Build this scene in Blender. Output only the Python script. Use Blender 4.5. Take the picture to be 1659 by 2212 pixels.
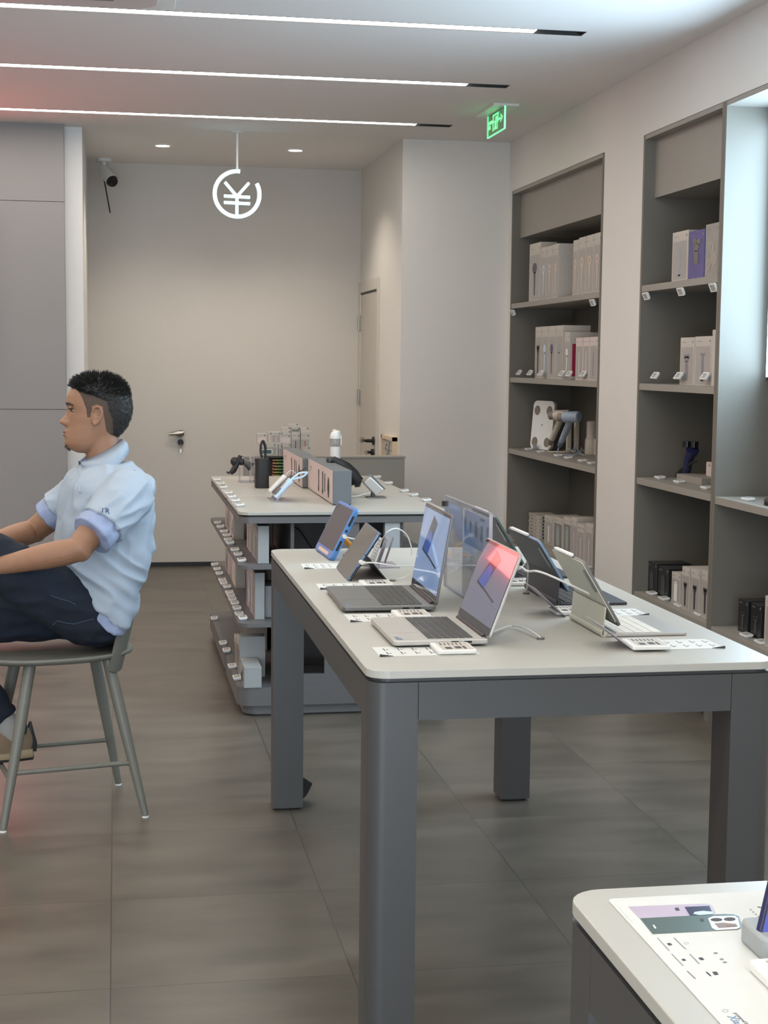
import bpy, bmesh, math, random
from mathutils import Vector, Matrix, noise
from mathutils.bvhtree import BVHTree
import numpy as np
random.seed(7)
PI = math.pi
scene = bpy.context.scene
for o in list(bpy.data.objects): bpy.data.objects.remove(o)
COL = scene.collection
W, H = 1659, 2212

# ------------------------------------------------------------------ camera
FPX, YAW, PITCH, ROLL = 3295.7, .173979, -.0981136, .0105745
EYE = Vector((0, 0, 1.5))
def cam_axes():
    cy, sy, cp, sp = math.cos(YAW), math.sin(YAW), math.cos(PITCH), math.sin(PITCH)
    f = Vector((sy*cp, cy*cp, sp)); r = Vector((cy, -sy, 0)); u = r.cross(f)
    cr, sr = math.cos(ROLL), math.sin(ROLL)
    return r*cr + u*sr, u*cr - r*sr, f
AR, AU, AF = cam_axes()
cam = bpy.data.cameras.new('camera'); camo = bpy.data.objects.new('camera', cam); COL.objects.link(camo)
cam.sensor_fit = 'VERTICAL'; cam.sensor_height = 36; cam.lens = FPX/H*36; cam.clip_start = .05; cam.clip_end = 60
m = Matrix((AR, AU, -AF)).transposed().to_4x4(); m.translation = EYE; camo.matrix_world = m
scene.camera = camo
def px(x, y, X=None, Y=None, Z=None):
    """point of the room seen at a photo position, on a plane X=, Y= or Z="""
    d = AR*((x-W/2)/FPX) - AU*((y-H/2)/FPX) + AF
    a, v = (0, X) if X is not None else (1, Y) if Y is not None else (2, Z)
    return EYE + d*((v-EYE[a])/d[a])

# ------------------------------------------------------------------ world, light, exposure
vs = scene.view_settings; vs.view_transform = 'Standard'; vs.look = 'None'; vs.gamma = 1; vs.exposure = 0.75
vs.use_curve_mapping = False
scene.cycles.use_denoising = True
scene.cycles.max_bounces = 7; scene.cycles.diffuse_bounces = 4; scene.cycles.glossy_bounces = 3
scene.cycles.transmission_bounces = 6; scene.cycles.transparent_max_bounces = 10
scene.cycles.caustics_reflective = False; scene.cycles.caustics_refractive = False
scene.cycles.sample_clamp_indirect = 4
wd = bpy.data.worlds.new('world'); scene.world = wd; wd.use_nodes = True
wd.node_tree.nodes['Background'].inputs[0].default_value = (.72, .84, 1, 1)
wd.node_tree.nodes['Background'].inputs[1].default_value = .9
STRIP = 13.5       # radiance of the ceiling strips
RED = 2.0         # radiance of the red wall display
TV = 8.0          # radiance of the niche screen
def area_light(name, loc, rot, sx, sy, power, col):
    l = bpy.data.lights.new(name, 'AREA'); l.shape = 'RECTANGLE'; l.size = sx; l.size_y = sy; l.energy = power; l.color = col
    o = bpy.data.objects.new(name, l); COL.objects.link(o); o.location = loc; o.rotation_euler = rot; return o
# daylight coming in through the open shop front behind the camera
area_light('shopfront_daylight', (-.9, -3.7, 1.5), (PI/2, 0, 0), 5.0, 2.5, 34, (.70, .85, 1))
# unseen added fill aimed up to brighten the ceiling, like bounce off the pavement
area_light('ceiling_fill', (-.6, -3.6, .35), (math.radians(132), 0, 0), 5.2, 1.2, 160, (.76, .87, 1))

# ------------------------------------------------------------------ materials
def new_mat(name):
    m = bpy.data.materials.new(name); m.use_nodes = True
    return m, m.node_tree.nodes, m.node_tree.links, m.node_tree.nodes['Principled BSDF']
def P(name, col, rough=.5, metal=0, var=.04, scale=30, bump=0, bscale=200, spec=.5, coat=0, alpha=1, trans=0, emit=None, es=0, sss=0, stretch=(1,1,1), ior=1.5):
    m, N, L, b = new_mat(name)
    tc = N.new('ShaderNodeTexCoord'); mp = N.new('ShaderNodeMapping'); mp.inputs['Scale'].default_value = stretch
    L.new(tc.outputs['Object'], mp.inputs[0])
    nz = N.new('ShaderNodeTexNoise'); nz.inputs['Scale'].default_value = scale; nz.inputs['Detail'].default_value = 4
    L.new(mp.outputs[0], nz.inputs['Vector'])
    mx = N.new('ShaderNodeMix'); mx.data_type = 'RGBA'
    mx.inputs[6].default_value = (*[c*(1-var) for c in col], 1); mx.inputs[7].default_value = (*[min(1, c*(1+var)) for c in col], 1)
    L.new(nz.outputs['Fac'], mx.inputs[0]); L.new(mx.outputs[2], b.inputs['Base Color'])
    b.inputs['Roughness'].default_value = rough; b.inputs['Metallic'].default_value = metal
    b.inputs['Specular IOR Level'].default_value = spec; b.inputs['Coat Weight'].default_value = coat; b.inputs['Coat Roughness'].default_value = .03
    b.inputs['Alpha'].default_value = alpha; b.inputs['Transmission Weight'].default_value = trans; b.inputs['IOR'].default_value = ior
    if sss: b.inputs['Subsurface Weight'].default_value = sss; b.inputs['Subsurface Radius'].default_value = (.012, .005, .003); b.inputs['Subsurface Scale'].default_value = 1
    if emit: b.inputs['Emission Color'].default_value = (*emit, 1); b.inputs['Emission Strength'].default_value = es
    if bump:
        bn = N.new('ShaderNodeTexNoise'); bn.inputs['Scale'].default_value = bscale; bn.inputs['Detail'].default_value = 3
        L.new(mp.outputs[0], bn.inputs['Vector'])
        bp = N.new('ShaderNodeBump'); bp.inputs['Strength'].default_value = bump; bp.inputs['Distance'].default_value = .01
        L.new(bn.outputs['Fac'], bp.inputs['Height']); L.new(bp.outputs[0], b.inputs['Normal'])
    return m
def emis(name, col, s):
    m, N, L, b = new_mat(name); b.inputs['Base Color'].default_value = (.8, .8, .8, 1)
    b.inputs['Emission Color'].default_value = (*col, 1); b.inputs['Emission Strength'].default_value = s; return m
M = {}
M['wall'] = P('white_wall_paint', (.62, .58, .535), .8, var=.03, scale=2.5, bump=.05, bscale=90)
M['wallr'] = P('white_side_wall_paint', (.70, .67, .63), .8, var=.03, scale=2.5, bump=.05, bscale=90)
M['ceil'] = P('ceiling_paint', (.80, .765, .735), .85, var=.02, scale=1.5)
M['greypanel'] = P('grey_wall_panel', (.265, .25, .245), .6, var=.03, scale=3)
M['pil'] = P('pilaster_paint', (.72, .70, .68), .7, var=.02)
M['black'] = P('matt_black', (.012, .012, .013), .5)
M['blackgloss'] = P('gloss_black', (.01, .01, .012), .15)
M['niche'] = P('grey_laminate_shaded_back', (.115, .108, .095), .55, var=.03, scale=8)  # back panels: same laminate as the edge, recess shade put into the colour
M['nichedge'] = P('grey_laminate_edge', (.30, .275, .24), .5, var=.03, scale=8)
M['nicheside_shade'] = P('grey_laminate_shaded_side', (.165, .15, .125), .55, var=.03, scale=8)  # side panels of that laminate, darkened in colour for the shade inside
M['tabletop'] = P('pale_laminate', (.44, .43, .39), .36, var=.02, scale=6)
M['tableframe'] = P('grey_steel', (.055, .056, .056), .42, var=.03, scale=9)
M['gondola'] = P('gondola_grey', (.12, .12, .122), .45, var=.03, scale=9)
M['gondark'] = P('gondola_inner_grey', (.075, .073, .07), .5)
M['counter'] = P('counter_grey', (.30, .28, .25), .5, var=.03)
M['white'] = P('white_plastic', (.78, .78, .76), .35)
M['tagscr'] = P('eink_grey', (.42, .41, .38), .35)
M['ink'] = P('dark_ink', (.04, .04, .045), .6)
M['ink2'] = P('grey_ink', (.22, .22, .23), .6)
M['paper'] = P('white_paper', (.64, .65, .63), .6)
M['card'] = P('violet_grey_card', (.42, .38, .43), .6)
M['boxw'] = P('warm_white_carton', (.52, .475, .42), .5, var=.05)
M['boxg'] = P('grey_carton', (.34, .31, .27), .5, var=.05)
M['boxwin'] = P('printed_grey', (.37, .335, .31), .35, var=.08)
M['boxwin2'] = P('printed_dark_grey', (.17, .165, .15), .3, var=.08)
M['boxpink'] = P('pink_white_carton', (.62, .52, .49), .45, var=.03)
M['boxend'] = P('blue_grey_carton', (.33, .355, .36), .5, var=.03)
M['boxend2'] = P('slate_carton', (.13, .145, .155), .5, var=.03)
M['boxblack'] = P('black_carton', (.018, .018, .02), .25, var=.1)
M['purple'] = P('violet_carton', (.11, .085, .25), .25, var=.3, scale=8)
M['stone'] = P('stone_print_carton', (.30, .27, .24), .4, var=.15, scale=12)
M['crimson'] = P('crimson_print', (.33, .02, .06), .35)
M['orange'] = P('orange_plastic', (.75, .30, .03), .4)
M['bluecase'] = P('blue_silicone', (.065, .21, .50), .45)
M['glassblk'] = P('dark_screen_glass', (.03, .03, .033), .12, coat=1)
M['gunmetal'] = P('gunmetal', (.115, .12, .125), .35, metal=.6)
M['alugrey'] = P('grey_aluminium', (.17, .17, .165), .38, metal=.6)
M['alusilver'] = P('silver_aluminium', (.50, .48, .45), .38, metal=.6)
M['keys'] = P('dark_keys', (.035, .033, .03), .5)
M['keyswhite'] = P('white_keys', (.72, .70, .64), .5)
M['cream'] = P('cream_cover', (.45, .445, .37), .6)
M['darkcover'] = P('dark_cover', (.03, .033, .04), .55)
M['blueedge'] = P('blue_edge_metal', (.16, .24, .36), .3, metal=.5)
M['cable'] = P('white_cable', (.72, .70, .67), .4)
M['chair'] = P('grey_green_paint', (.15, .15, .128), .45, var=.04)
M['chrome'] = P('chrome', (.6, .6, .6), .15, metal=1)
M['steel'] = P('brushed_steel', (.42, .39, .34), .25, metal=1)
M['wood'] = P('pale_wood', (.66, .52, .38), .5, var=.1, scale=40, stretch=(1, 1, .1))
M['door'] = P('door_paint', (.56, .515, .47), .55, var=.02)
M['doorframe'] = P('door_frame_paint', (.60, .56, .50), .5, var=.02)
M['skin'] = P('skin', (.30, .158, .094), .5, var=.10, scale=45, bump=.08, bscale=350, sss=.10)
M['hair'] = P('black_hair', (.012, .011, .010), .62, var=.2, scale=90)
M['fade'] = P('short_side_hair', (.075, .048, .034), .7, var=.3, scale=260)
M['lips'] = P('lips', (.17, .065, .055), .45)
M['eyew'] = P('eye_white', (.30, .26, .23), .3)
M['shirt'] = P('pale_blue_cotton', (.35, .415, .495), .75, var=.03, bump=.12, bscale=500, scale=14)
M['undershirt'] = P('lilac_blue_cotton', (.29, .35, .52), .8, var=.06, bump=.15, bscale=420, scale=30)
M['logo'] = P('navy_print', (.03, .05, .22), .6)
M['denim'] = P('dark_denim', (.009, .015, .028), .95, var=.35, scale=26, bump=.25, bscale=500)
M['stitch'] = P('denim_stitch', (.06, .09, .14), .8)
M['shoetan'] = P('tan_suede', (.17, .12, .075), .8, var=.12)
M['shoesole'] = P('beige_sole', (.32, .25, .15), .7, var=.2, scale=60)
M['sock'] = P('grey_sock', (.30, .30, .29), .9)
M['lav'] = P('lilac_print', (.50, .43, .55), .25)
M['green'] = P('green_print', (.07, .11, .10), .25)
M['lightblue'] = P('light_blue_plastic', (.52, .66, .80), .3)
M['hdblue'] = P('blue_grey_plastic', (.30, .36, .44), .4)
M['hdcream'] = P('cream_plastic', (.56, .51, .42), .3)
M['taupe'] = P('taupe_pad', (.22, .18, .155), .5)
M['frost'] = P('smoked_clear', (.45, .42, .42), .1, alpha=.45)
M['navy'] = P('navy_gloss', (.022, .026, .085), .2)
def acrylic(name, a, col=(.9, .9, .92), refl=1):
    m, N, L, b = new_mat(name)
    out = N['Material Output']; tr = N.new('ShaderNodeBsdfTransparent'); gl = N.new('ShaderNodeBsdfGlossy'); gl.inputs['Roughness'].default_value = .03
    df = N.new('ShaderNodeBsdfDiffuse'); df.inputs[0].default_value = (*col, 1); tr.inputs[0].default_value = (.95, .95, .96, 1)
    m1 = N.new('ShaderNodeMixShader'); m1.inputs[0].default_value = a; L.new(tr.outputs[0], m1.inputs[1]); L.new(df.outputs[0], m1.inputs[2])
    fr = N.new('ShaderNodeFresnel'); fr.inputs[0].default_value = 1.45; m2 = N.new('ShaderNodeMixShader')
    fm = N.new('ShaderNodeMath'); fm.operation = 'MULTIPLY'; fm.inputs[1].default_value = refl; L.new(fr.outputs[0], fm.inputs[0]); L.new(fm.outputs[0], m2.inputs[0]); L.new(m1.outputs[0], m2.inputs[1]); L.new(gl.outputs[0], m2.inputs[2]); L.new(m2.outputs[0], out.inputs[0]); return m
M['acrylic'] = acrylic('clear_acrylic', .05, refl=.25)
M['acrylic_edge'] = acrylic('clear_acrylic_edge', .55, (.62, .60, .70))
def leaf(name, col):
    m, N, L, b = new_mat(name); out = N['Material Output']; df = N.new('ShaderNodeBsdfDiffuse'); tl = N.new('ShaderNodeBsdfTranslucent'); tp = N.new('ShaderNodeBsdfTransparent')
    for n in (df, tl): n.inputs[0].default_value = (*col, 1)
    a = N.new('ShaderNodeMixShader'); a.inputs[0].default_value = .45; L.new(df.outputs[0], a.inputs[1]); L.new(tl.outputs[0], a.inputs[2])
    c = N.new('ShaderNodeMixShader'); c.inputs[0].default_value = .30; L.new(a.outputs[0], c.inputs[1]); L.new(tp.outputs[0], c.inputs[2]); L.new(c.outputs[0], out.inputs[0]); return m
M['leaflet'] = leaf('translucent_leaflet', (.82, .80, .78)); M['leafblue'] = leaf('translucent_blue_print', (.50, .60, .80))
M['strip'] = emis('strip_diffuser', (1, .94, .84), STRIP)
M['down'] = emis('downlight_glow', (1, .93, .82), 6)
M['neon'] = emis('cold_white_neon', (.42, .86, 1), 1.7)
M['red'] = emis('red_display', (1, .07, .05), RED)
M['tv'] = emis('pale_blue_display', (.56, .80, 1), TV)
M['exit_edge'] = emis('green_edge_glow', (.05, .95, .30), .95)
M['exit_mark'] = emis('green_sign_glow', (.05, .90, .25), .62)
M['exit_pane'] = acrylic('green_sign_pane', .35, (.35, .65, .35), refl=.15)
def screen_mat(name, c1, c2, s):
    m, N, L, b = new_mat(name)
    tc = N.new('ShaderNodeTexCoord'); wv = N.new('ShaderNodeTexNoise'); wv.inputs['Scale'].default_value = 7; wv.inputs['Distortion'].default_value = 1.5
    L.new(tc.outputs['Object'], wv.inputs['Vector']); mx = N.new('ShaderNodeMix'); mx.data_type = 'RGBA'
    mx.inputs[6].default_value = (*c1, 1); mx.inputs[7].default_value = (*c2, 1); L.new(wv.outputs['Fac'], mx.inputs[0])
    L.new(mx.outputs[2], b.inputs['Emission Color']); b.inputs['Emission Strength'].default_value = s
    b.inputs['Base Color'].default_value = (.02, .02, .03, 1); b.inputs['Roughness'].default_value = .1; b.inputs['Coat Weight'].default_value = 1
    b.inputs['Coat Roughness'].default_value = .03; return m
M['scrA'] = screen_mat('laptop_wallpaper_light', (.17, .27, .50), (.27, .35, .50), .72)
M['scrB'] = screen_mat('laptop_wallpaper_violet', (.19, .21, .30), (.26, .27, .34), .40)
def shape_mat(name, c, s):
    m = emis(name, c, s); b = m.node_tree.nodes['Principled BSDF']; b.inputs['Base Color'].default_value = (.01, .01, .015, 1)
    b.inputs['Roughness'].default_value = .1; b.inputs['Coat Weight'].default_value = 1; return m
M['scr_dark'] = shape_mat('screen_dark_shape', (.02, .022, .035), .5)
M['scr_blue'] = shape_mat('screen_blue_shape', (.03, .10, .45), .5)
def pens_mat():
    m, N, L, b = new_mat('rainbow_pen_rows')
    tc = N.new('ShaderNodeTexCoord'); sp = N.new('ShaderNodeSeparateXYZ'); L.new(tc.outputs['Object'], sp.inputs[0])
    cr = N.new('ShaderNodeValToRGB'); e = cr.color_ramp.elements
    e[0].color = (.45, .10, .10, 1); e[1].color = (.12, .16, .40, 1)
    for p_, c in ((.25, (.5, .38, .10, 1)), (.5, (.12, .3, .08, 1)), (.75, (.08, .25, .32, 1))): q = e.new(p_); q.color = c
    mr = N.new('ShaderNodeMapRange'); mr.inputs[1].default_value = -.055; mr.inputs[2].default_value = .055
    L.new(sp.outputs[0], mr.inputs[0]); L.new(mr.outputs[0], cr.inputs[0])
    L.new(cr.outputs[0], b.inputs['Base Color']); b.inputs['Roughness'].default_value = .4; return m
M['pens'] = pens_mat()
def floor_mat():
    m, N, L, b = new_mat('dark_stone_tile')
    def mt(op, a, c=None, clamp=False):
        n = N.new('ShaderNodeMath'); n.operation = op; n.use_clamp = clamp
        for i, v in ((0, a), (1, c)):
            if v is None: continue
            if isinstance(v, (int, float)): n.inputs[i].default_value = v
            else: L.new(v, n.inputs[i])
        return n.outputs[0]
    tc = N.new('ShaderNodeTexCoord'); sp = N.new('ShaderNodeSeparateXYZ'); L.new(tc.outputs['Object'], sp.inputs[0])
    u = mt('DIVIDE', mt('ADD', sp.outputs[0], .023+.587*20), .587); v = mt('DIVIDE', mt('ADD', sp.outputs[1], -3.58+.607*20), .607)
    fu, fv = mt('FRACT', u), mt('FRACT', v)
    du = mt('MULTIPLY', mt('MINIMUM', fu, mt('SUBTRACT', 1, fu)), .587); dv = mt('MULTIPLY', mt('MINIMUM', fv, mt('SUBTRACT', 1, fv)), .607)
    d = mt('MINIMUM', du, dv); joint = mt('LESS_THAN', d, .0017)
    cb = N.new('ShaderNodeCombineXYZ'); L.new(mt('FLOOR', u), cb.inputs[0]); L.new(mt('FLOOR', v), cb.inputs[1])
    wn = N.new('ShaderNodeTexWhiteNoise'); L.new(cb.outputs[0], wn.inputs['Vector'])
    mp = N.new('ShaderNodeMapping'); mp.inputs['Scale'].default_value = (1.1, 3.2, 1); L.new(tc.outputs['Object'], mp.inputs[0])
    ad = N.new('ShaderNodeVectorMath'); ad.operation = 'ADD'; L.new(mp.outputs[0], ad.inputs[0]); L.new(wn.outputs['Color'], ad.inputs[1])
    nz = N.new('ShaderNodeTexNoise'); nz.inputs['Scale'].default_value = 2.2; nz.inputs['Detail'].default_value = 7; nz.inputs['Roughness'].default_value = .55
    L.new(ad.outputs[0], nz.inputs['Vector'])
    cr = N.new('ShaderNodeValToRGB'); e = cr.color_ramp.elements; e[0].position = .3; e[0].color = (.080, .070, .056, 1); e[1].position = .74; e[1].color = (.150, .131, .106, 1)
    L.new(nz.outputs['Fac'], cr.inputs[0])
    mx = N.new('ShaderNodeMix'); mx.data_type = 'RGBA'; mx.inputs[7].default_value = (.045, .04, .035, 1)
    L.new(mt('MULTIPLY', joint, .95), mx.inputs[0]); L.new(cr.outputs[0], mx.inputs[6]); L.new(mx.outputs[2], b.inputs['Base Color'])
    rr = mt('ADD', mt('MULTIPLY', nz.outputs['Fac'], .10), .285); L.new(rr, b.inputs['Roughness']); b.inputs['Specular IOR Level'].default_value = .85
    return m
M['floor'] = floor_mat()

# ------------------------------------------------------------------ mesh helpers
def rrect(x0, x1, y0, y1, r, n=6):
    if not isinstance(r, tuple) and r <= 0: return [(x0, y0), (x1, y0), (x1, y1), (x0, y1)]
    if isinstance(r, (int, float)): r = (r, r, r, r)
    out = []
    for (cx, cy, a0, k) in ((x0, y0, PI, 0), (x1, y0, 1.5*PI, 1), (x1, y1, 0, 2), (x0, y1, .5*PI, 3)):
        q = r[k]
        if q <= 0: out.append((cx, cy)); continue
        px_, py_ = cx + (q if k in (0, 3) else -q), cy + (q if k < 2 else -q)
        for i in range(n+1): a = a0 + .5*PI*i/n; out.append((px_+q*math.cos(a), py_+q*math.sin(a)))
    return out
def org(o):
    v = Vector((0, 0, 0))
    while o: v += o.location; o = o.parent
    return v
class MB:
    def __init__(s): s.v = []; s.f = []; s.mi = []; s.m = 0; s.T = Matrix()
    def add(s, vs, fs):
        b = len(s.v); s.v += [s.T @ Vector(p) for p in vs]; s.f += [tuple(b+i for i in f) for f in fs]; s.mi += [s.m]*len(fs); return s
    def box(s, x0, x1, y0, y1, z0, z1):
        vs = [(x, y, z) for x in (x0, x1) for y in (y0, y1) for z in (z0, z1)]
        return s.add(vs, [(0, 1, 3, 2), (4, 6, 7, 5), (0, 4, 5, 1), (2, 3, 7, 6), (0, 2, 6, 4), (1, 5, 7, 3)])
    def prism(s, poly, z0, z1, axis='z'):
        n = len(poly)
        f = {'z': lambda p, h: (p[0], p[1], h), 'y': lambda p, h: (p[0], h, p[1]), 'x': lambda p, h: (h, p[0], p[1])}[axis]
        return s.add([f(p, z0) for p in poly] + [f(p, z1) for p in poly],
                     [tuple(range(n))[::-1], tuple(range(n, 2*n))] + [(i, (i+1) % n, n+(i+1) % n, n+i) for i in range(n)])
    def rings(s, rings, cap=True, closed=True):
        n = len(rings[0]); vs = [p for r in rings for p in r]; fs = []
        for k in range(len(rings)-1):
            for i in range(n if closed else n-1):
                j = (i+1) % n; fs.append((k*n+i, k*n+j, (k+1)*n+j, (k+1)*n+i))
        if cap: fs += [tuple(range(n))[::-1], tuple(range((len(rings)-1)*n, len(rings)*n))]
        return s.add(vs, fs)
    def cyl(s, a, b, r0, r1=None, n=20):
        return s.tube([a, b], [r0, r0 if r1 is None else r1], n)
    def tube(s, pts, rs, n=10):
        pts = [Vector(p) for p in pts]
        if isinstance(rs, (int, float)): rs = [rs]*len(pts)
        rings = []; up = None
        for i, p in enumerate(pts):
            t = (pts[min(i+1, len(pts)-1)] - pts[max(i-1, 0)]).normalized()
            if up is None: up = Vector((0, 0, 1)) if abs(t.z) < .9 else Vector((1, 0, 0))
            a = t.cross(up).normalized(); b = a.cross(t).normalized(); up = b
            rings.append([p + a*(rs[i]*math.cos(2*PI*k/n)) + b*(rs[i]*math.sin(2*PI*k/n)) for k in range(n)])
        return s.rings(rings)
    def lathe(s, prof, c=(0, 0), n=24):
        return s.rings([[(c[0]+r*math.cos(2*PI*k/n), c[1]+r*math.sin(2*PI*k/n), z) for k in range(n)] for r, z in prof])
    def ell(s, c, r, n=16, k=10):
        rings = []
        for j in range(1, k):
            a = -PI/2 + PI*j/k
            rings.append([(c[0]+r[0]*math.cos(a)*math.cos(2*PI*i/n), c[1]+r[1]*math.cos(a)*math.sin(2*PI*i/n), c[2]+r[2]*math.sin(a)) for i in range(n)])
        return s.rings(rings)
    def quad(s, *p): return s.add(p, [tuple(range(len(p)))])
    def build(s, name, mat, parent=None, loc=None, smooth=False, bevel=0, label=None, auto=None):
        me = bpy.data.meshes.new(name)
        base = org(parent) if parent else Vector((0, 0, 0))
        o = bpy.data.objects.new(name, me)
        if parent:
            o.parent = parent; off = base
        else:
            off = Vector(loc) if loc is not None else Vector((0, 0, 0)); o.location = off
        me.from_pydata([tuple(p-off) for p in s.v], [], s.f)
        for mm in (mat if isinstance(mat, (list, tuple)) else [mat]): me.materials.append(mm)
        for p, i in zip(me.polygons, s.mi): p.material_index = i
        bm = bmesh.new(); bm.from_mesh(me); bmesh.ops.recalc_face_normals(bm, faces=bm.faces); bm.to_mesh(me); bm.free()
        if smooth:
            for p in me.polygons: p.use_smooth = True
            if smooth != 'all':
                me.set_sharp_from_angle(angle=math.radians(40))
        COL.objects.link(o)
        if bevel:
            md = o.modifiers.new('bevel', 'BEVEL'); md.width = bevel; md.segments = 2; md.limit_method = 'ANGLE'
        if label: o['label'] = label
        return o
def base_loc(mb):
    xs = [p.x for p in mb.v]; ys = [p.y for p in mb.v]; zs = [p.z for p in mb.v]
    return Vector(((min(xs)+max(xs))/2, (min(ys)+max(ys))/2, min(zs)))
def tag(o, label, cat, group=None):
    o['label'] = label; o['category'] = cat
    if group: o['group'] = group
    return o
def thing(name, label, cat, loc=(0, 0, 0), group=None):
    o = bpy.data.objects.new(name, None); o.empty_display_size = .05; COL.objects.link(o); o.location = loc; return tag(o, label, cat, group)
def single(mb, name, mat, label, cat, group=None, **k):
    return tag(mb.build(name, mat, None, loc=base_loc(mb), **k), label, cat, group)
def struct(name, mb, mat, **k):
    o = mb.build(name, mat, **k); o['kind'] = 'structure'; return o
def copy_tree(o, parent=None):
    c = o.copy(); COL.objects.link(c); c.parent = parent
    for ch in list(o.children): copy_tree(ch, c)
    return c
def place(o, loc, rz=0, label=None, group=None, rx=0, ry=0):
    o.location = loc; o.rotation_euler = (rx, ry, rz)
    if label: o['label'] = label
    if group: o['group'] = group
    return o
def csp(pts, m=7):
    ps = [Vector(p) for p in pts]; out = []
    for i in range(len(ps)-1):
        p0, p1, p2, p3 = ps[max(i-1, 0)], ps[i], ps[i+1], ps[min(i+2, len(ps)-1)]
        for k in range(m):
            s = k/m; out.append(.5*((2*p1)+(p2-p0)*s+(2*p0-5*p1+4*p2-p3)*s*s+(-p0+3*p1-3*p2+p3)*s**3))
    return out+[ps[-1]]
def text_mb(body, size, T, depth=.0003, align='LEFT'):
    c = bpy.data.curves.new('t', 'FONT'); c.body = body; c.size = size; c.extrude = depth; c.align_x = align; c.resolution_u = 2
    o = bpy.data.objects.new('t', c); COL.objects.link(o); bpy.context.view_layer.update()
    me = o.evaluated_get(bpy.context.evaluated_depsgraph_get()).to_mesh()
    mb = MB(); mb.T = T; mb.add([tuple(v.co) for v in me.vertices], [tuple(p.vertices) for p in me.polygons])
    o.to_mesh_clear(); bpy.data.objects.remove(o); bpy.data.curves.remove(c); return mb
ORD = ['first', 'second', 'third', 'fourth', 'fifth', 'sixth', 'seventh', 'eighth', 'ninth', 'tenth', 'eleventh', 'twelfth']
# ------------------------------------------------------------------ the setting
XR, YB, ZC, XL, YF = 2.451, 11.14, 2.88, -4.5, -4.0
b = MB(); b.box(XL-.1, 2.95, YF-.1, YB+.1, -.05, 0); struct('floor', b, M['floor'])
STR_Y = [6.335, 7.603, 8.925, 5.07, 3.80, 2.53, 1.26, -.01, -1.28, -2.55]
HW = .042
b = MB(); ys = sorted(STR_Y); y = YF-.1
for c in ys: b.box(XL-.1, 1.945, y, c-HW, ZC, ZC+.06); y = c+HW
b.box(XL-.1, 1.945, y, YB+.1, ZC, ZC+.06); b.box(1.945, 2.95, YF-.1, YB+.1, ZC, ZC+.06)
struct('ceiling', b, M['ceil'])
b = MB(); b.box(XL-.1, 2.95, YB, YB+.1, 0, ZC); struct('wall_back', b, M['wall'])
b = MB(); b.box(1.765, 2.95, 9.5, YB, 0, ZC); struct('wall_corner', b, M['wallr'])
b = MB()
b.box(XR, 2.95, YF, 9.5, 2.572, ZC); b.box(XR, 2.95, 9.412, 9.5, 0, 2.572); b.box(XR, 2.95, 6.985, 7.58, 0, 2.572); b.box(XR, 2.95, YF, 4.39, 0, 2.572)
b.box(2.87, 2.95, 4.39, 9.412, 0, 2.572); struct('wall_right', b, M['wallr'])
b = MB(); b.box(XL-.1, XL, YF, YB, 0, ZC); struct('wall_far_left', b, M['wall'])
b = MB(); b.box(XL, 2.95, YF-.1, YF, 2.75, ZC); b.box(1.9, 2.95, YF-.1, YF, 0, 2.75); b.box(XL, -3.7, YF-.1, YF, 0, 2.75); struct('wall_front', b, M['wall'])
b = MB(); z1 = px(70, 884, Y=9.4).z; z2 = px(70, 434, Y=9.4).z
for a, c in ((0, z1-.002), (z1+.001, z2-.002), (z2+.001, ZC)): b.box(XL, -.298, 9.4, 9.5, a, c)
struct('wall_left', b, M['greypanel'])
b = MB(); b.box(XL, -.193, 9.5, YB, 0, ZC); struct('wall_left_return', b, M['pil'])
b = MB(); b.box(-.193, 1.765, YB-.008, YB, 0, .03); struct('baseboard_back', b, M['black'])
b = MB(); b.box(1.757, 1.765, 9.5, 10.29, 0, .03); struct('baseboard_corner', b, M['black'])
# door in the return wall
d = bpy.data.objects.new('door_1', None); COL.objects.link(d); d.location = (1.765, 10.72, 0); d['kind'] = 'structure'
b = MB(); b.box(1.752, 1.765, 11.07, 11.135, 0, 2.07); b.box(1.752, 1.765, 10.29, 10.355, 0, 2.07); b.box(1.752, 1.765, 10.355, 11.07, 1.995, 2.07); b.build('door_frame', M['doorframe'], d, bevel=.002)
b = MB(); b.box(1.760, 1.765, 10.362, 11.066, .01, 1.982); b.build('door_leaf', M['door'], d)
b = MB(); b.box(1.756, 1.765, 10.358, 11.069, 1.983, 1.994); b.build('door_gap', M['black'], d)
for z in (1.78, 1.24):
    b = MB(); b.cyl((1.746, 11.072, z-.055), (1.746, 11.072, z+.055), .009, n=10); b.box(1.75, 1.76, 11.055, 11.09, z-.05, z+.05); b.build('hinge', M['steel'], d, smooth=True)
h = MB(); h.cyl((1.752, 10.415, .955), (1.744, 10.415, .955), .03); h.cyl((1.745, 10.415, .955), (1.705, 10.415, .955), .012); h = h.build('door_handle', M['black'], d, smooth=True)
b = MB(); b.tube([(1.705, 10.415, .955), (1.695, 10.43, .955), (1.695, 10.53, .953)], [.011, .010, .007]); b.build('lever', M['black'], h, smooth=True)
b = MB(); b.cyl((1.695, 10.53, .953), (1.695, 10.56, .953), .008, .02); b.build('lever_end', M['steel'], h, smooth=True)
b = MB(); b.cyl((1.752, 10.415, .875), (1.735, 10.415, .875), .024); b.cyl((1.735, 10.415, .875), (1.722, 10.43, .875), .01); b.build('lock_cylinder', M['black'], d, smooth=True)
b = MB(); b.box(1.70, 1.722, 10.44, 10.475, .862, .886); b.tube([(1.71, 10.46, .865), (1.71, 10.47, .845), (1.71, 10.45, .835), (1.71, 10.44, .85)], .003); b.build('key', M['steel'], d)
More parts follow.
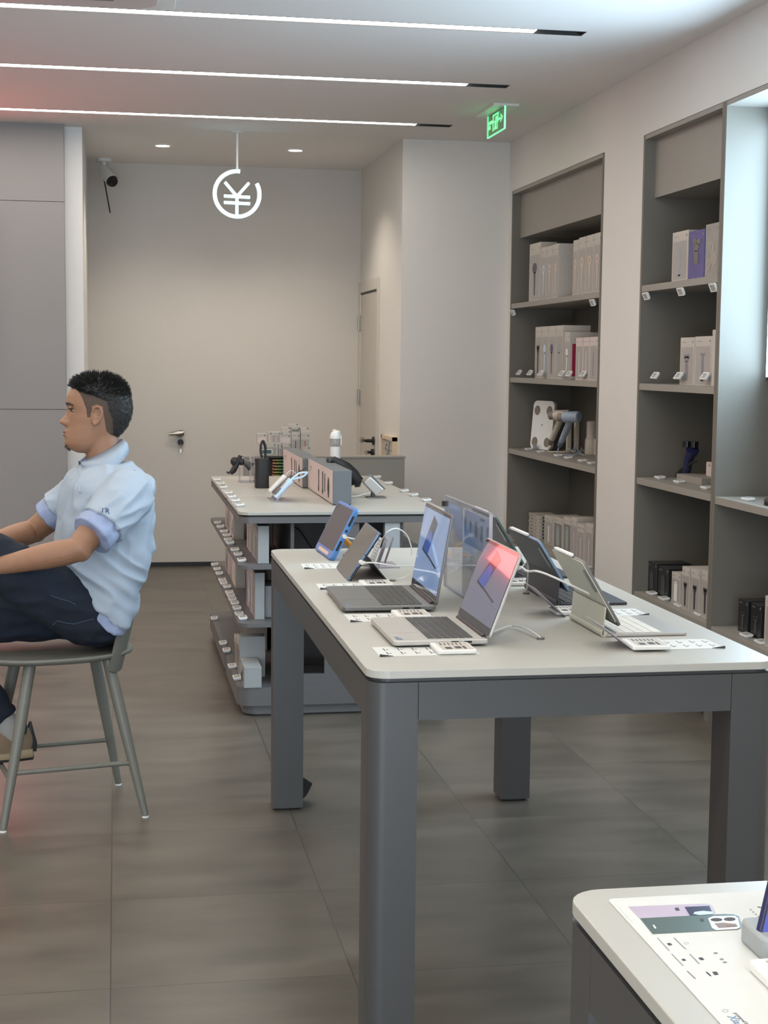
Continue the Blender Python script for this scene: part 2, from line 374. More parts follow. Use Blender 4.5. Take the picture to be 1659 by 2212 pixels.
# concealed door latch on the back wall
t = thing('wall_latch', 'grey metal lever latch on the plain back wall, keys hanging under it', 'latch', (.44, YB-.01, .93))
b = MB(); b.tube([(.475, YB-.03, .972), (.45, YB-.035, .970), (.40, YB-.035, .968), (.37, YB-.035, .966)], [.021, .024, .013, .010]); b.cyl((.462, YB, .97), (.462, YB-.035, .97), .016); b.build('lever', M['steel'], t, smooth=True)
b = MB(); b.cyl((.455, YB, .905), (.455, YB-.025, .905), .022); b.build('lock_cylinder', M['black'], t, smooth=True)
b = MB(); b.tube([(.455, YB-.03, .895), (.462, YB-.03, .875), (.455, YB-.03, .858), (.448, YB-.03, .875), (.455, YB-.03, .895)], .003); b.box(.448, .462, YB-.032, YB-.028, .83, .858); b.build('key', M['steel'], t)

# ------------------------------------------------------------------ ceiling lights
nm = ['nearest the top edge of the photo', 'the middle one of the three in view', 'farthest one, closest to the back wall']
for i, c in enumerate(STR_Y):
    lab = ('recessed linear ceiling light with black end, ' + nm[i]) if i < 3 else 'recessed linear ceiling light, %s beyond the top edge of the photo' % ORD[i-3]
    t = thing('linear_light', lab, 'ceiling light', (-.6, c, ZC), 'linear ceiling lights')
    b = MB(); b.box(XL, 1.945, c-HW, c-HW+.004, ZC-.001, ZC+.05); b.box(XL, 1.945, c+HW-.004, c+HW, ZC-.001, ZC+.05); b.box(1.941, 1.945, c-HW, c+HW, ZC-.001, ZC+.05); b.box(XL, 1.945, c-HW, c+HW, ZC+.046, ZC+.05)
    b.build('channel', M['black'], t)
    b = MB(); b.box(XL, 1.735, c-HW+.005, c+HW-.005, ZC+.002, ZC+.012); b.build('diffuser', M['strip'], t)
    b = MB(); b.box(1.75, 1.93, c-.004, c+.004, ZC+.01, ZC+.03); b.build('rail', M['blackgloss'], t)
for i, (x, y) in enumerate(((.305, 10.165), (1.17, 10.168))):
    t = thing('downlight', 'round recessed downlight in the ceiling, ' + ('left' if i == 0 else 'right') + ' of the hanging yen sign', 'downlight', (x, y, ZC), 'recessed downlights')
    b = MB(); b.rings([[(x+r*math.cos(2*PI*k/28), y+r*math.sin(2*PI*k/28), z) for k in range(28)] for r, z in ((.046, ZC-.001), (.046, ZC-.005), (.056, ZC-.004), (.058, ZC-.0005))], cap=False); b.build('trim_ring', M['white'], t, smooth=True)
    b = MB(); b.cyl((x, y, ZC-.003), (x, y, ZC-.0005), .046); b.build('glow_disc', M['down'], t)
    l_ = bpy.data.lights.new('downlight_lamp', 'SPOT'); l_.energy = 26; l_.color = (1, .90, .76); l_.spot_size = math.radians(125); l_.spot_blend = .7; l_.shadow_soft_size = .05
    lo = bpy.data.objects.new('downlight_lamp', l_); COL.objects.link(lo); lo.parent = t; lo.location = (0, 0, -.012)
# air-conditioner cassette at the top edge
t = thing('ceiling_air_conditioner', 'white square ceiling air conditioner cassette cut off by the top edge', 'air conditioner', (-.2, 5.75, ZC))
yb = 6.235
b = MB(); b.prism(rrect(-.72, .235, yb-.95, yb, .03), ZC-.012, ZC); b.build('cover_plate', M['white'], t, bevel=.003)
b = MB(); b.prism(rrect(-.66, .165, yb-.90, yb-.085, .10), ZC-.03, ZC-.012); b.build('face_panel', M['boxpink'], t, bevel=.004)
b = MB(); b.box(-.5, .0, yb-.26, yb-.21, ZC-.034, ZC-.03); b.build('air_flap', M['ink2'], t, bevel=.002)
# exit sign
t = thing('exit_sign', 'green glowing glass exit sign with running figure and arrow under the ceiling', 'exit sign', (2.06, 8.28, ZC))
ya, yc = 8.09, 8.47; za = ZC-.012; zb = px(1047, 302, X=2.055).z
b = MB(); b.box(1.99, 2.13, ya-.01, yc+.04, ZC-.012, ZC); b.build('mount_plate', M['white'], t, bevel=.002)
b = MB(); b.box(2.052, 2.058, ya, yc, zb, za); b.build('glass_pane', M['exit_pane'], t)
b = MB(); b.box(2.0505, 2.0595, ya-.004, ya, zb-.004, za); b.box(2.0505, 2.0595, ya, yc, zb-.004, zb); b.box(2.0515, 2.0585, yc, yc+.002, zb, za); b.build('glowing_edge', M['exit_edge'], t)
b = MB(); yw, zh = yc-ya, za-zb
def sg(u0, u1, v0, v1, sk=0):   # u: 0 at the far end of the pane, 1 at the near end; v: 0 bottom, 1 top
    a_, c_ = yc-u0*yw, yc-u1*yw
    b.add([(2.0500, a_, zb+v0*zh), (2.0500, c_, zb+v0*zh), (2.0500, c_-sk*yw, zb+v1*zh), (2.0500, a_-sk*yw, zb+v1*zh)], [(0, 1, 2, 3)])
sg(.08, .34, .52, .68); sg(.08, .22, .30, .48); sg(.34, .40, .14, .90); sg(.34, .68, .82, .90); sg(.62, .68, .46, .90); sg(.60, .64, .14, .50)
sg(.46, .56, .42, .66, .04); sg(.50, .60, .66, .76); sg(.42, .49, .16, .44, .06); sg(.52, .58, .16, .42, -.03); sg(.38, .52, .52, .58)
sg(.60, .84, .50, .60); b.add([(2.05, yc-.80*yw, zb+.76*zh), (2.05, yc-.80*yw, zb+.64*zh), (2.05, yc-.90*yw, zb+.55*zh), (2.05, yc-.80*yw, zb+.46*zh), (2.05, yc-.80*yw, zb+.34*zh), (2.05, yc-1.0*yw+.02, zb+.55*zh)], [(0, 1, 2, 5), (5, 2, 3, 4)])
b.build('running_figure_symbol', M['exit_mark'], t)
# yen sign
yy = 9.45; c = px(512.5, 419, Y=yy); R_ = (px(566, 419, Y=yy).x - px(459, 419, Y=yy).x)/2 - .014
t = thing('yen_sign', 'round white neon yen sign hanging on a rod from the ceiling', 'neon sign', (c.x, yy, ZC))
b = MB(); b.cyl((c.x, yy, c.z+R_), (c.x, yy, ZC), .007, n=10); b.cyl((c.x, yy, ZC-.006), (c.x, yy, ZC), .035, n=20); b.build('hanging_rod', M['white'], t, smooth=True)
def ppx(x, y, dy=0): q = px(x, y, Y=yy); return (q.x, yy+dy, q.z)
ring = [(c.x+R_*math.cos(a), yy, c.z+R_*math.sin(a)) for a in [math.radians(83+k*(360-54)/60) for k in range(61)]]
b = MB(); b.tube(ring, .0112, 10); rg = b.build('neon_ring', M['neon'], t, smooth=True)
bk = MB(); bk.tube([(p[0], yy+.016, p[2]) for p in ring], .0140, 8); bk.build('ring_backing', M['white'], t, smooth=True)
strokes = [[(486, 393), (512, 424)], [(538, 395), (512, 424)], [(484, 423), (540, 426)], [(484, 437), (540, 440)], [(512, 424), (512, 470)]]
b = MB(); bk = MB()
for s in strokes:
    b.cyl(ppx(*s[0]), ppx(*s[1]), .0082, n=10); bk.cyl(ppx(*s[0], .013), ppx(*s[1], .013), .0108, n=10)
b.build('neon_yen_strokes', M['neon'], t, smooth=True); bk.build('stroke_backing', M['white'], t, smooth=True)
# security camera
t = thing('security_camera', 'small white bullet security camera on the ceiling with dangling dark cable', 'security camera', (-.08, 10.95, ZC))
b = MB(); b.cyl((-.075, 10.95, ZC-.02), (-.075, 10.95, ZC), .055); b.cyl((-.075, 10.95, ZC-.07), (-.075, 10.95, ZC-.02), .014); b.ell((-.07, 10.95, ZC-.075), (.02, .02, .02)); b.build('mount', M['white'], t, smooth=True)
b = MB(); b.tube([(-.085, 10.97, ZC-.06), (-.075, 10.95, ZC-.075), (-.02, 10.85, ZC-.16)], [.028, .037, .045], 20); b.build('camera_body', M['white'], t, smooth=True)
b = MB(); b.tube([(-.02, 10.85, ZC-.16), (-.012, 10.835, ZC-.172)], [.043, .034], 20); b.ell((-.028, 10.83, ZC-.178), (.012, .012, .012)); b.build('lens_face', M['blackgloss'], t, smooth=True)
a_, c_ = px(225, 388, Y=11.0), px(238, 460, Y=11.0)
b = MB(); b.tube([(-.08, 10.96, ZC-.09), a_, a_.lerp(c_, .5), c_], .005, 8); b.build('cable', M['black'], t, smooth=True)
# red wall display just left of the view (its reflection is on the laptop)
t = thing('red_wall_display', 'large red lit display on the grey wall left of the photo, reflected in the laptop', 'display', (-1.4, 9.38, 1.9))
b = MB(); b.box(-1.95, -.72, 9.36, 9.40, 1.39, 2.40); b.build('display_housing', M['black'], t)
b = MB(); b.box(-1.94, -.73, 9.355, 9.36, 1.40, 2.39); b.build('lit_screen', M['red'], t)

# ------------------------------------------------------------------ shelving units in the right wall
ZS = (1.871, 1.411, .963, .414)
def shelf_unit(y0, y1, label, shelves, header=True, thk=.031):
    t = thing('shelving_unit', label, 'shelving unit', (XR+.2, (y0+y1)/2, 0), 'shelving units built into the right wall')
    for ya_, yb_ in ((y0, y0+.022), (y1-.022, y1)):
        b = MB(); b.box(XR-.004, 2.868, ya_, yb_, 0, 2.568); b.build('side_panel', M['nicheside_shade'], t)
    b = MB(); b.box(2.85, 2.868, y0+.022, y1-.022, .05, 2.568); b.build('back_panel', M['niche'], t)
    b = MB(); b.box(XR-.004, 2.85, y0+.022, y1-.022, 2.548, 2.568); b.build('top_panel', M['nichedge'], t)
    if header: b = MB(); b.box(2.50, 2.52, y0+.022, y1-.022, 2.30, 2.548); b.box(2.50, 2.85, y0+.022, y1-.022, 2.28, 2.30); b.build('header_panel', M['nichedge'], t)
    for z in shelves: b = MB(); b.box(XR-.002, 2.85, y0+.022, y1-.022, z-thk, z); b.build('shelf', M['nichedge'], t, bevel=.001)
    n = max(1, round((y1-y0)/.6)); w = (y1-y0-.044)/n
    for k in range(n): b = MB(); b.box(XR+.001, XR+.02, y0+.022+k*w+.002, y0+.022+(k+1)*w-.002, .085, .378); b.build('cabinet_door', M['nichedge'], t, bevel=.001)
    b = MB(); b.box(XR+.035, XR+.05, y0+.022, y1-.022, .001, .083); b.build('plinth', M['tableframe'], t)
    return t
shelf_unit(7.582, 9.41, 'grey built-in shelving unit in the right wall, farthest and next to the corner', ZS)
shelf_unit(6.01, 6.983, 'grey built-in shelving unit in the right wall, middle one beside the blue-lit bay', ZS)
shelf_unit(4.395, 6.008, 'grey built-in bay with bluish lit screen at the right edge of the photo', (.957, .412), header=False)
t = thing('wall_screen', 'large lit screen in the shelving bay at the right edge, only its side seen', 'display', (2.62, 5.1, 1.44))
b = MB(); b.box(2.642, 2.72, 4.48, 5.955, 1.44, 2.50); b.build('screen_housing', M['black'], t, bevel=.004)
b = MB(); b.box(2.72, 2.85, 5.0, 5.3, 1.7, 2.2); b.build('wall_bracket', M['black'], t)
b = MB(); b.box(2.636, 2.642, 4.50, 5.945, 1.455, 2.485); b.build('lit_panel', M['tv'], t)
t = thing('camera_gadget', 'black puck-shaped device on the shelf at the right edge', 'gadget', (2.56, 5.62, .957))
b = MB(); q = px(1672, 905, Z=.957); q = (q.x if q.x < 2.8 else 2.6, 0, 0)
p_ = px(1668, 1092, Z=.957); b.lathe([(.028, .957), (.032, .960), (.032, .978), (.028, .983)], (p_.x, p_.y)); t.location = (p_.x, p_.y, .957); b.build('base_disc', M['blackgloss'], t, smooth=True)
b = MB(); b.cyl((p_.x+.01, p_.y, .98), (p_.x+.01, p_.y, 1.05), .006); b.ell((p_.x+.005, p_.y, 1.085), (.022, .03, .036)); b.build('camera_head', M['blackgloss'], t, smooth=True)

# ------------------------------------------------------------------ display tables
def table(x0, x1, y0, y1, label, lw=.102):
    t = thing('display_table', label, 'table', ((x0+x1)/2, (y0+y1)/2, 0), 'grey display tables with pale tops')
    b = MB(); b.prism(rrect(x0, x1, y0, y1, .045), .853, .87); b.build('table_top', M['tabletop'], t, bevel=.0015)
    b = MB(); b.prism(rrect(x0+.012, x1-.012, y0+.012, y1-.012, .035), .8445, .853); b.build('shadow_gap_panel', M['tableframe'], t)
    xa, xb, ya_, yb_ = x0+.002, x1-.002, y0+.002, y1-.002
    for kx in (0, 1):
        for ky in (0, 1):
            X0, X1 = (xa, xa+lw) if kx == 0 else (xb-lw, xb); Y0, Y1 = (ya_, ya_+lw) if ky == 0 else (yb_-lw, yb_)
            r = [0, 0, 0, 0]; r[{(0, 0): 0, (1, 0): 1, (1, 1): 2, (0, 1): 3}[(kx, ky)]] = .036
            b = MB(); b.prism(rrect(X0, X1, Y0, Y1, tuple(r), 8), .008, .8445); lg = b.build('leg', M['tableframe'], t, smooth=True)
            b = MB(); b.box(X0+.02, X1-.02, Y0+.02, Y1-.02, 0, .008); b.build('foot', M['black'], lg)
    e = .0012
    for a in ((xa+lw+e, xb-lw-e, ya_, ya_+.02), (xa+lw+e, xb-lw-e, yb_-.02, yb_), (xa, xa+.02, ya_+lw+e, yb_-lw-e), (xb-.02, xb, ya_+lw+e, yb_-lw-e)):
        b = MB(); b.box(*a, .765, .8445); b.build('apron', M['tableframe'], t)
    return t
TB = table(.504, 1.395, 3.028, 5.075, 'large grey display table with pale top carrying two open laptops')
TF = table(.525, 1.42, -.25, 1.715, 'grey display table in the lower right corner carrying the phone poster')
# floor-standing gondola table made of two units
def gondola(x0, x1, y0, y1, label, front):
    t = thing('gondola_table', label, 'display table', ((x0+x1)/2, (y0+y1)/2, 0), 'grey shop gondolas with shelves under a pale top')
    r = .05
    b = MB(); b.prism(rrect(x0, x1, y0, y1, r), .856, .87); b.build('table_top', M['tabletop'], t, bevel=.0015)
    b = MB(); b.prism(rrect(x0+.01, x1-.01, y0+.01, y1-.01, r), .848, .856); b.build('shadow_gap_panel', M['black'], t)
    b = MB(); b.prism(rrect(x0+.003, x1-.003, y0+.003, y1-.003, r, 8), .822, .848); b.build('apron', M['gondola'], t, smooth=True)
    for z in (.645, .399):
        for a in ((x0, .72), (1.20, x1)):
            rr = (r, 0, 0, r) if a[0] == x0 else (0, r, r, 0)
            b = MB(); b.prism(rrect(a[0], a[1], y0, y1, rr, 8), z-.018, z); b.build('shelf', M['gondola'], t, bevel=.001)
    b = MB(); b.prism(rrect(x0-.004, x1, y0, y1, .06, 8), .046, .125); b.build('base_block', M['gondola'], t, smooth=True)
    b = MB(); b.prism(rrect(x0+.02, x1-.02, y0+.012, y1-.012, .06, 8), .008, .046); b.build('plinth', M['gondola'], t, smooth=True)
    b = MB(); b.prism(rrect(x0+.03, x1-.03, y0+.02, y1-.02, .06, 8), 0, .008); b.build('shadow_foot', M['black'], t)
    for xx in (.72, 1.185): b = MB(); b.box(xx, xx+.015, y0+.03, y1-.01, .125, .822); b.build('core_side_panel', M['gondark'], t)
    if front:
        b = MB(); b.box(.735, 1.185, y0+.45, y0+.465, .125, .822); b.build('core_back_panel', M['gondark'], t)
        b = MB(); b.box(.865, 1.01, y0+.012, y0+.03, .125, .822); b.box(1.01, 1.11, y0+.012, y0+.03, .125, .66); b.box(.72, .865, y0+.012, y0+.03, .125, .175); b.build('front_panel', M['gondola'], t)
        b = MB(); b.box(1.12, 1.185, y0+.01, y0+.06, .125, .822); b.build('corner_post', M['boxend'], t)
        b = MB(); b.tube([(.70, y0+.35, .815), (.80, y0+.36, .75), (.86, y0+.36, .66)], .003, 6); b.build('cable', M['black'], t)
    return t
gondola(.5, 1.395, 6.335, 7.10, 'grey gondola with pale top, the front one nearer the laptop table', True)
gondola(.5, 1.395, 7.108, 8.33, 'grey gondola with pale top, the rear one nearer the counter', False)
# back counter
t = thing('counter', 'long low grey counter behind the gondola, near the back door', 'counter', (1.2, 9.1, 0))
b = MB(); b.box(.745, 1.705, 9.0, 9.018, 0, .925); b.box(.745, 1.705, 9.10, 9.118, 0, .925); b.build('front_board', M['counter'], t)
b = MB(); b.box(.745, .763, 9.018, 9.10, 0, .925); b.box(1.687, 1.705, 9.018, 9.10, 0, .925); b.build('end_panel', M['counter'], t)
b = MB(); b.box(.74, 1.71, 8.995, 9.125, .925, .935); b.build('counter_top', M['nichedge'], t)
a_, c_ = px(587, 986, Y=8.99), px(622, 1026, Y=8.99)
t2 = thing('pen_rack', 'black rack of rainbow coloured pen boxes on the front of the counter', 'display rack', ((a_.x+c_.x)/2, 8.97, c_.z))
b = MB(); b.box(a_.x-.03, c_.x+.03, 8.985, 9.0, c_.z-.02, a_.z); b.box(a_.x-.03, c_.x+.03, 8.93, 8.985, c_.z-.02, c_.z-.01); b.box(a_.x-.03, c_.x+.03, 8.93, 8.985, a_.z-.005, a_.z+.0); b.build('rack_frame', M['black'], t2)
b = MB(); nx, nz = 9, 6; w = (c_.x-a_.x)/nx; hh = (a_.z-.012-c_.z+.01)/nz
for i in range(nx):
    for k in range(nz): b.cyl((a_.x+(i+.5)*w, 8.94, c_.z-.008+(k+.5)*hh), (a_.x+(i+.5)*w, 8.984, c_.z-.008+(k+.5)*hh), min(w, hh)*.46, n=8)
o = b.build('pen_boxes', M['pens'], t2, smooth=True)
# framed plaque on the return wall
t = thing('framed_plaque', 'small pale wood framed plaque on the return wall right of the door', 'picture frame', (1.76, 9.78, .80))
b = MB(); f0, f1 = 9.58, 10.02; zt_ = 1.02
b.box(1.735, 1.765, f0, f0+.025, .72, zt_); b.box(1.735, 1.765, f1-.025, f1, .72, zt_); b.box(1.735, 1.765, f0, f1, zt_-.025, zt_); b.box(1.735, 1.765, f0, f1, .72, .745); b.build('frame', M['wood'], t)
b = MB(); b.box(1.75, 1.762, f0+.025, f1-.025, .745, zt_-.025); b.build('backing', M['boxw'], t)
b = MB(); cy_ = 9.86; b.tube([(1.748, cy_+.05*math.cos(a), .93+.035*math.sin(a)) for a in [k*PI/8 for k in range(17)]], .003, 6); b.box(1.746, 1.75, 9.62, 9.98, .928, .932); b.box(1.746, 1.75, cy_-.09, cy_-.085, .86, .98)
for k in range(4): b.box(1.746, 1.75, 9.64+.09*k, 9.65+.09*k, .77, .86)
b.build('line_drawing', M['ink2'], t)

# ------------------------------------------------------------------ chair (local frame: front is -x), then placed
CH = (-.183, 5.112, 0); CR = math.radians(12.3)
ch = thing('counter_chair', 'grey-green high chair with round legs, the man sits on it', 'chair')
def seat_out(k, n=48):
    out = []
    for i in range(n):
        a = 2*PI*i/n; c_, s_ = math.cos(a), math.sin(a); e = 2/2.35
        out.append((-.036+.268*k*abs(c_)**e*(1 if c_ > 0 else -1), .205*k*abs(s_)**e*(1 if s_ > 0 else -1)))
    return out
b = MB()
def zt(k): return .545 - .012*(1-k**2) + (.004 if k > .97 else 0)
rings = [[(x, y, .522) for x, y in seat_out(.02)], [(x, y, .522) for x, y in seat_out(.9)], [(x, y, .532) for x, y in seat_out(.99)], [(x, y, .543) for x, y in seat_out(1)]] + [[(x, y, zt(k)) for x, y in seat_out(k)] for k in (.97, .85, .6, .3, .02)]
b.rings(rings); b.build('seat', M['chair'], ch, smooth='all')
b = MB(); ns = 28; rings = []
for i in range(ns+1):
    s = -1+2*i/ns; y_ = .165*math.sin(1.35*s)/math.sin(1.35); xb = .112+.068*(math.cos(1.35*s)-math.cos(1.35))/(1-math.cos(1.35))
    e = 1-abs(s)**6; z0 = .478+.012*(1-e); z1 = .690+.05*e; rr = []
    for z, dz in ((z0, 0), (z1, 0)):
        pass
    lean = lambda z: .245*(z-.47)
    nrm = Vector((math.cos(1.1*s), math.sin(1.1*s), 0))
    for z, off in ((z0, 0), ((z0+z1)/2, 0), (z1, 0), (z1+.003, .005), (z1, .011), ((z0+z1)/2, .012), (z0, .011), (z0-.003, .005)):
        rr.append((xb+lean(z)+nrm.x*off, y_+nrm.y*off, z))
    rings.append(rr)
b.rings(rings); b.build('backrest', M['chair'], ch, smooth=True)
LEGS = {}
for sx in (-1, 1):
    for sy in (-1, 1):
        top = Vector((sx*.125, sy*.125, .525)); ft = Vector((sx*.23, sy*.205, .006)); LEGS[sx, sy] = (top, ft)
        b = MB(); b.tube([top, top.lerp(ft, .35), top.lerp(ft, .8), ft], [.0195, .0195, .0145, .0115], 16); lg = b.build('leg', M['chair'], ch, smooth=True)
        b = MB(); b.cyl(ft, ft-Vector((0, 0, .006)), .0115); b.build('foot_pad', M['white'], lg, smooth=True)
def onleg(k, z): a, c_ = LEGS[k]; return a.lerp(c_, (a.z-z)/(a.z-c_.z))
for a, c_, z in (((-1, -1), (1, -1), .18), ((-1, 1), (1, 1), .172), ((-1, -1), (-1, 1), .155), ((1, -1), (1, 1), .30)):
    if (a, c_) == ((1, -1), (1, 1)): continue
    b = MB(); b.cyl(onleg(a, z), onleg(c_, z), .0085, n=12); b.build('stretcher', M['chair'], ch, smooth=True)
place(ch, CH, CR)
# ------------------------------------------------------------------ price tags
def make_tag(name, w, d, mats=('white', 'tagscr')):
    """small electronic shelf label: long side w along y, d along x, lying on a foot"""
    t = thing(name, name, 'price tag')
    b = MB(); b.box(-d/2+.004, d/2-.004, -w/2+.006, w/2-.006, 0, .004); b.box(-d/2+.008, d/2-.008, -w/2+.012, w/2-.012, .004, .006); b.build('foot', M['white'], t)
    b = MB(); b.prism(rrect(-d/2, d/2, -w/2, w/2, .003, 3), .0055, .0125); b.build('frame', M[mats[0]], t, bevel=.0006)
    b = MB(); b.box(-d/2+.005, d/2-.005, -w/2+.006, w/2-.011, .0125, .0129); s = b.build('display', M[mats[1]], t)
    b = MB()
    for k in range(3): b.box(-d/2+.008+k*.006, -d/2+.010+k*.006, -w/2+.012, w/2-.02-.008*k, .0129, .0131)
    b.box(d/2-.014, d/2-.008, w/2-.034, w/2-.016, .0129, .0131); b.build('printing', M['ink2'], s)
    return t
T0 = make_tag('price_tag', .066, .036); T0_used = [False]
def put_tag(loc, label, group, ry=0, rz=0):
    o = copy_tree(T0) if T0_used[0] else T0; T0_used[0] = True
    return place(o, loc, rz, label, group, ry=ry)
def tag_row(pts, z, where, group, src, end='front', ry=-.10, dz=0, **k):
    ox, oy, sc = src
    for i, (a, c) in enumerate(pts):
        if k.get('X'): p = px(ox+a/sc, oy+c/sc, X=k['X'])
        else: p = px(ox+a/sc, oy+c/sc, Z=z)
        put_tag((p.x, p.y, (z if not k.get('X') else p.z)+dz), 'white price tag %s, %s from %s' % (where, ORD[i], end), group, ry=ry)
E_ = .003
S5, S7, S6 = (430, 880, 3.130), (440, 1080, 8.506), (430, 1080, 4.424)
tag_row([(275, 669), (247, 638), (222, 612), (200, 586)], .8705, 'lying on the left edge of the front gondola', 'price tags on the gondola top', S5)
tag_row([(165, 548), (147, 523), (122, 496)], .8705, 'lying on the left edge of the rear gondola', 'price tags on the gondola top', S5)
tag_row([(1537, 635), (1452, 599), (1388, 572), (1282, 520), (1205, 478)], .8705, 'lying on the right edge of the gondola tops', 'price tags on the gondola top', S5)
tag_row([(700, 1128), (632, 1022), (577, 940), (490, 812), (448, 752)], .6455, 'on the upper side shelf of the front gondola', 'price tags on the upper gondola shelf', S7)
tag_row([(425, 672), (375, 602), (312, 512), (262, 440)], .6455, 'on the upper side shelf of the rear gondola', 'price tags on the upper gondola shelf', S7)
tag_row([(720, 2190), (655, 2118), (615, 2015), (575, 1922), (533, 1850), (503, 1782), (475, 1722)], .3995, 'on the lower side shelf of the front gondola', 'price tags on the lower gondola shelf', S7)
tag_row([(435, 1618), (370, 1552), (345, 1495), (290, 1370), (250, 1290), (207, 1208)], .3995, 'on the lower side shelf of the rear gondola', 'price tags on the lower gondola shelf', S7)
tag_row([(365, 1710), (317, 1600), (264, 1448)], .1255, 'on the base of the front gondola', 'price tags on the gondola base', S6)
tag_row([(230, 1378), (147, 1142)], .1255, 'on the base of the rear gondola', 'price tags on the gondola base', S6)
U = 'far wall unit'; V = 'middle wall unit'
tag_row([(1380, 1300), (80, 1465)], 0, 'under the top shelf of the ' + U, 'price tags under the top shelves', (1100, 480, 7.54), 'right', ry=-1.95, X=2.452)
tag_row([(1220, 905), (990, 900), (870, 895), (530, 888), (350, 882), (175, 878)], 0, 'standing on the second shelf of the ' + U, 'price tags on the second shelves', (1100, 690, 7.54), 'right', ry=-.95, X=2.468)
tag_row([(1410, 1285), (1250, 1243), (1010, 1190), (835, 1152), (540, 1090), (330, 1045)], .9635, 'lying on the third shelf of the ' + U, 'price tags on the third shelves', (1100, 840, 7.9), 'right')
tag_row([(1300, 1035)], .4145, 'lying on the bottom shelf of the ' + U, 'price tags on the bottom shelves', (1100, 1090, 7.54), 'right')
tag_row([(1450, 1240), (865, 1315), (240, 1395)], 0, 'under the top shelf of the ' + V, 'price tags under the top shelves', (1370, 470, 8.295), 'right', ry=-1.95, X=2.452)
tag_row([(1290, 955), (815, 948), (395, 942)], 0, 'standing on the second shelf of the ' + V, 'price tags on the second shelves', (1370, 700, 8.295), 'right', ry=-.95, X=2.468)
tag_row([(925, 702), (595, 628), (365, 577), (175, 535)], .9635, 'lying on the third shelf of the ' + V, 'price tags on the third shelves', (1360, 930, 5.548), 'right')
tag_row([(795, 690), (592, 600), (437, 533), (315, 480)], .4145, 'lying on the bottom shelf of the ' + V, 'price tags on the bottom shelves', (1340, 1180, 4.608), 'right')
tag_row([(1420, 842)], .9575, 'lying on the shelf of the blue-lit bay', 'price tags in the right bay', (1360, 930, 5.548), 'right')
tag_row([(1405, 968), (1255, 900)], .4125, 'lying on the bottom shelf of the right bay', 'price tags in the right bay', (1340, 1180, 4.608), 'right')

# ------------------------------------------------------------------ retail boxes with a printed front facing the aisle (-x)
def pic(b, kind, f, yc, w, z0, h):
    """product drawing on the plane x=f around yc; w box width, z0..z0+h the drawing's height"""
    X = f
    def el(cy, cz, ry, rz, n=14, hole=0):
        ps = [(cy+ry*math.cos(2*PI*i/n), cz+rz*math.sin(2*PI*i/n)) for i in range(n)]
        if hole:
            qs = [(cy+ry*hole*math.cos(2*PI*i/n), cz+rz*hole*math.sin(2*PI*i/n)) for i in range(n)]
            b.add([(X, *p) for p in ps+qs], [(i, (i+1) % n, n+(i+1) % n, n+i) for i in range(n)])
        else: b.add([(X, *p) for p in ps], [tuple(range(n))])
    def bar(a, c, r0, r1): b.add([(X, a[0]-r0, a[1]), (X, a[0]+r0, a[1]), (X, c[0]+r1, c[1]), (X, c[0]-r1, c[1])], [(0, 1, 2, 3)])
    if kind == 'brush': el(yc, z0+h*.84, w*.20, h*.16); bar((yc, z0), (yc, z0+h*.72), w*.05, w*.08)
    elif kind == 'ring': el(yc, z0+h*.84, w*.22, h*.15, hole=.5); bar((yc, z0), (yc, z0+h*.70), w*.04, w*.08)
    elif kind == 'stick': bar((yc, z0), (yc, z0+h), w*.07, w*.07)
    elif kind == 'thin': bar((yc, z0), (yc, z0+h), w*.035, w*.03)
    elif kind == 'torch': bar((yc, z0), (yc, z0+h*.72), w*.09, w*.10); el(yc, z0+h*.80, w*.18, h*.11); el(yc-.11*w, z0+h*.9, w*.11, h*.08); el(yc+.11*w, z0+h*.9, w*.11, h*.08)
    elif kind == 'wand': bar((yc, z0), (yc, z0+h*.85), w*.07, w*.06); bar((yc, z0+h*.84), (yc, z0+h), w*.05, w*.17); bar((yc, z0-h*.02), (yc, z0+h*.05), w*.13, w*.13)
    elif kind == 'cyl': bar((yc, z0), (yc, z0+h), w*.18, w*.18); bar((yc, z0+h*1.02), (yc, z0+h*1.12), w*.13, w*.13)
    elif kind == 'head3': el(yc-.13*w, z0+h*.82, w*.13, h*.11); el(yc+.13*w, z0+h*.86, w*.13, h*.11); el(yc, z0+h*.62, w*.16, h*.16); bar((yc, z0), (yc, z0+h*.5), w*.13, w*.13)
    elif kind == 'discs': el(yc+.22*w, z0+h*.25, w*.2, h*.22, hole=.3); el(yc-.18*w, z0+h*.42, w*.24, h*.24, hole=.15); el(yc, z0+h*.82, w*.2, h*.2, hole=.4)
    elif kind == 'drop': el(yc, z0+h*.35, w*.28, h*.33); el(yc-.05*w, z0+h*.8, w*.12, h*.2)
def rbox(f, depth, y0, y1, z0, z1, label, group, carton='boxw', win='boxwin', kind='stick', ink='ink', wtop=.80, wz0=.03, zoff=0):
    w, h = y1-y0, z1-z0
    t = thing('retail_box', label, 'box', (f+depth/2, (y0+y1)/2, z0), group)
    b = MB(); b.box(f, f+depth, y0+.0012, y1-.0012, z0, z1); b.build('carton', M[carton], t, bevel=.0012)
    if win:
        b = MB(); b.quad((f-.0006, y0+w*.07, z0+h*wz0), (f-.0006, y1-w*.07, z0+h*wz0), (f-.0006, y1-w*.07, z0+h*wtop), (f-.0006, y0+w*.07, z0+h*wtop)); b.build('printed_panel', M[win], t)
    if kind:
        b = MB(); pic(b, kind, f-.0012, (y0+y1)/2, w, z0+h*(.10+zoff), h*.56); b.build('product_picture', M[ink], t)
    b = MB(); q = z0+h*(1+wtop)/2
    b.box(f-.001, f-.0004, y1-w*.40, y1-w*.12, q-.001, q+.0012); b.box(f-.001, f-.0004, y0+w*.08, y0+w*.13, q-.004, q+.006); b.build('title_print', M['ink2'], t)
    return t
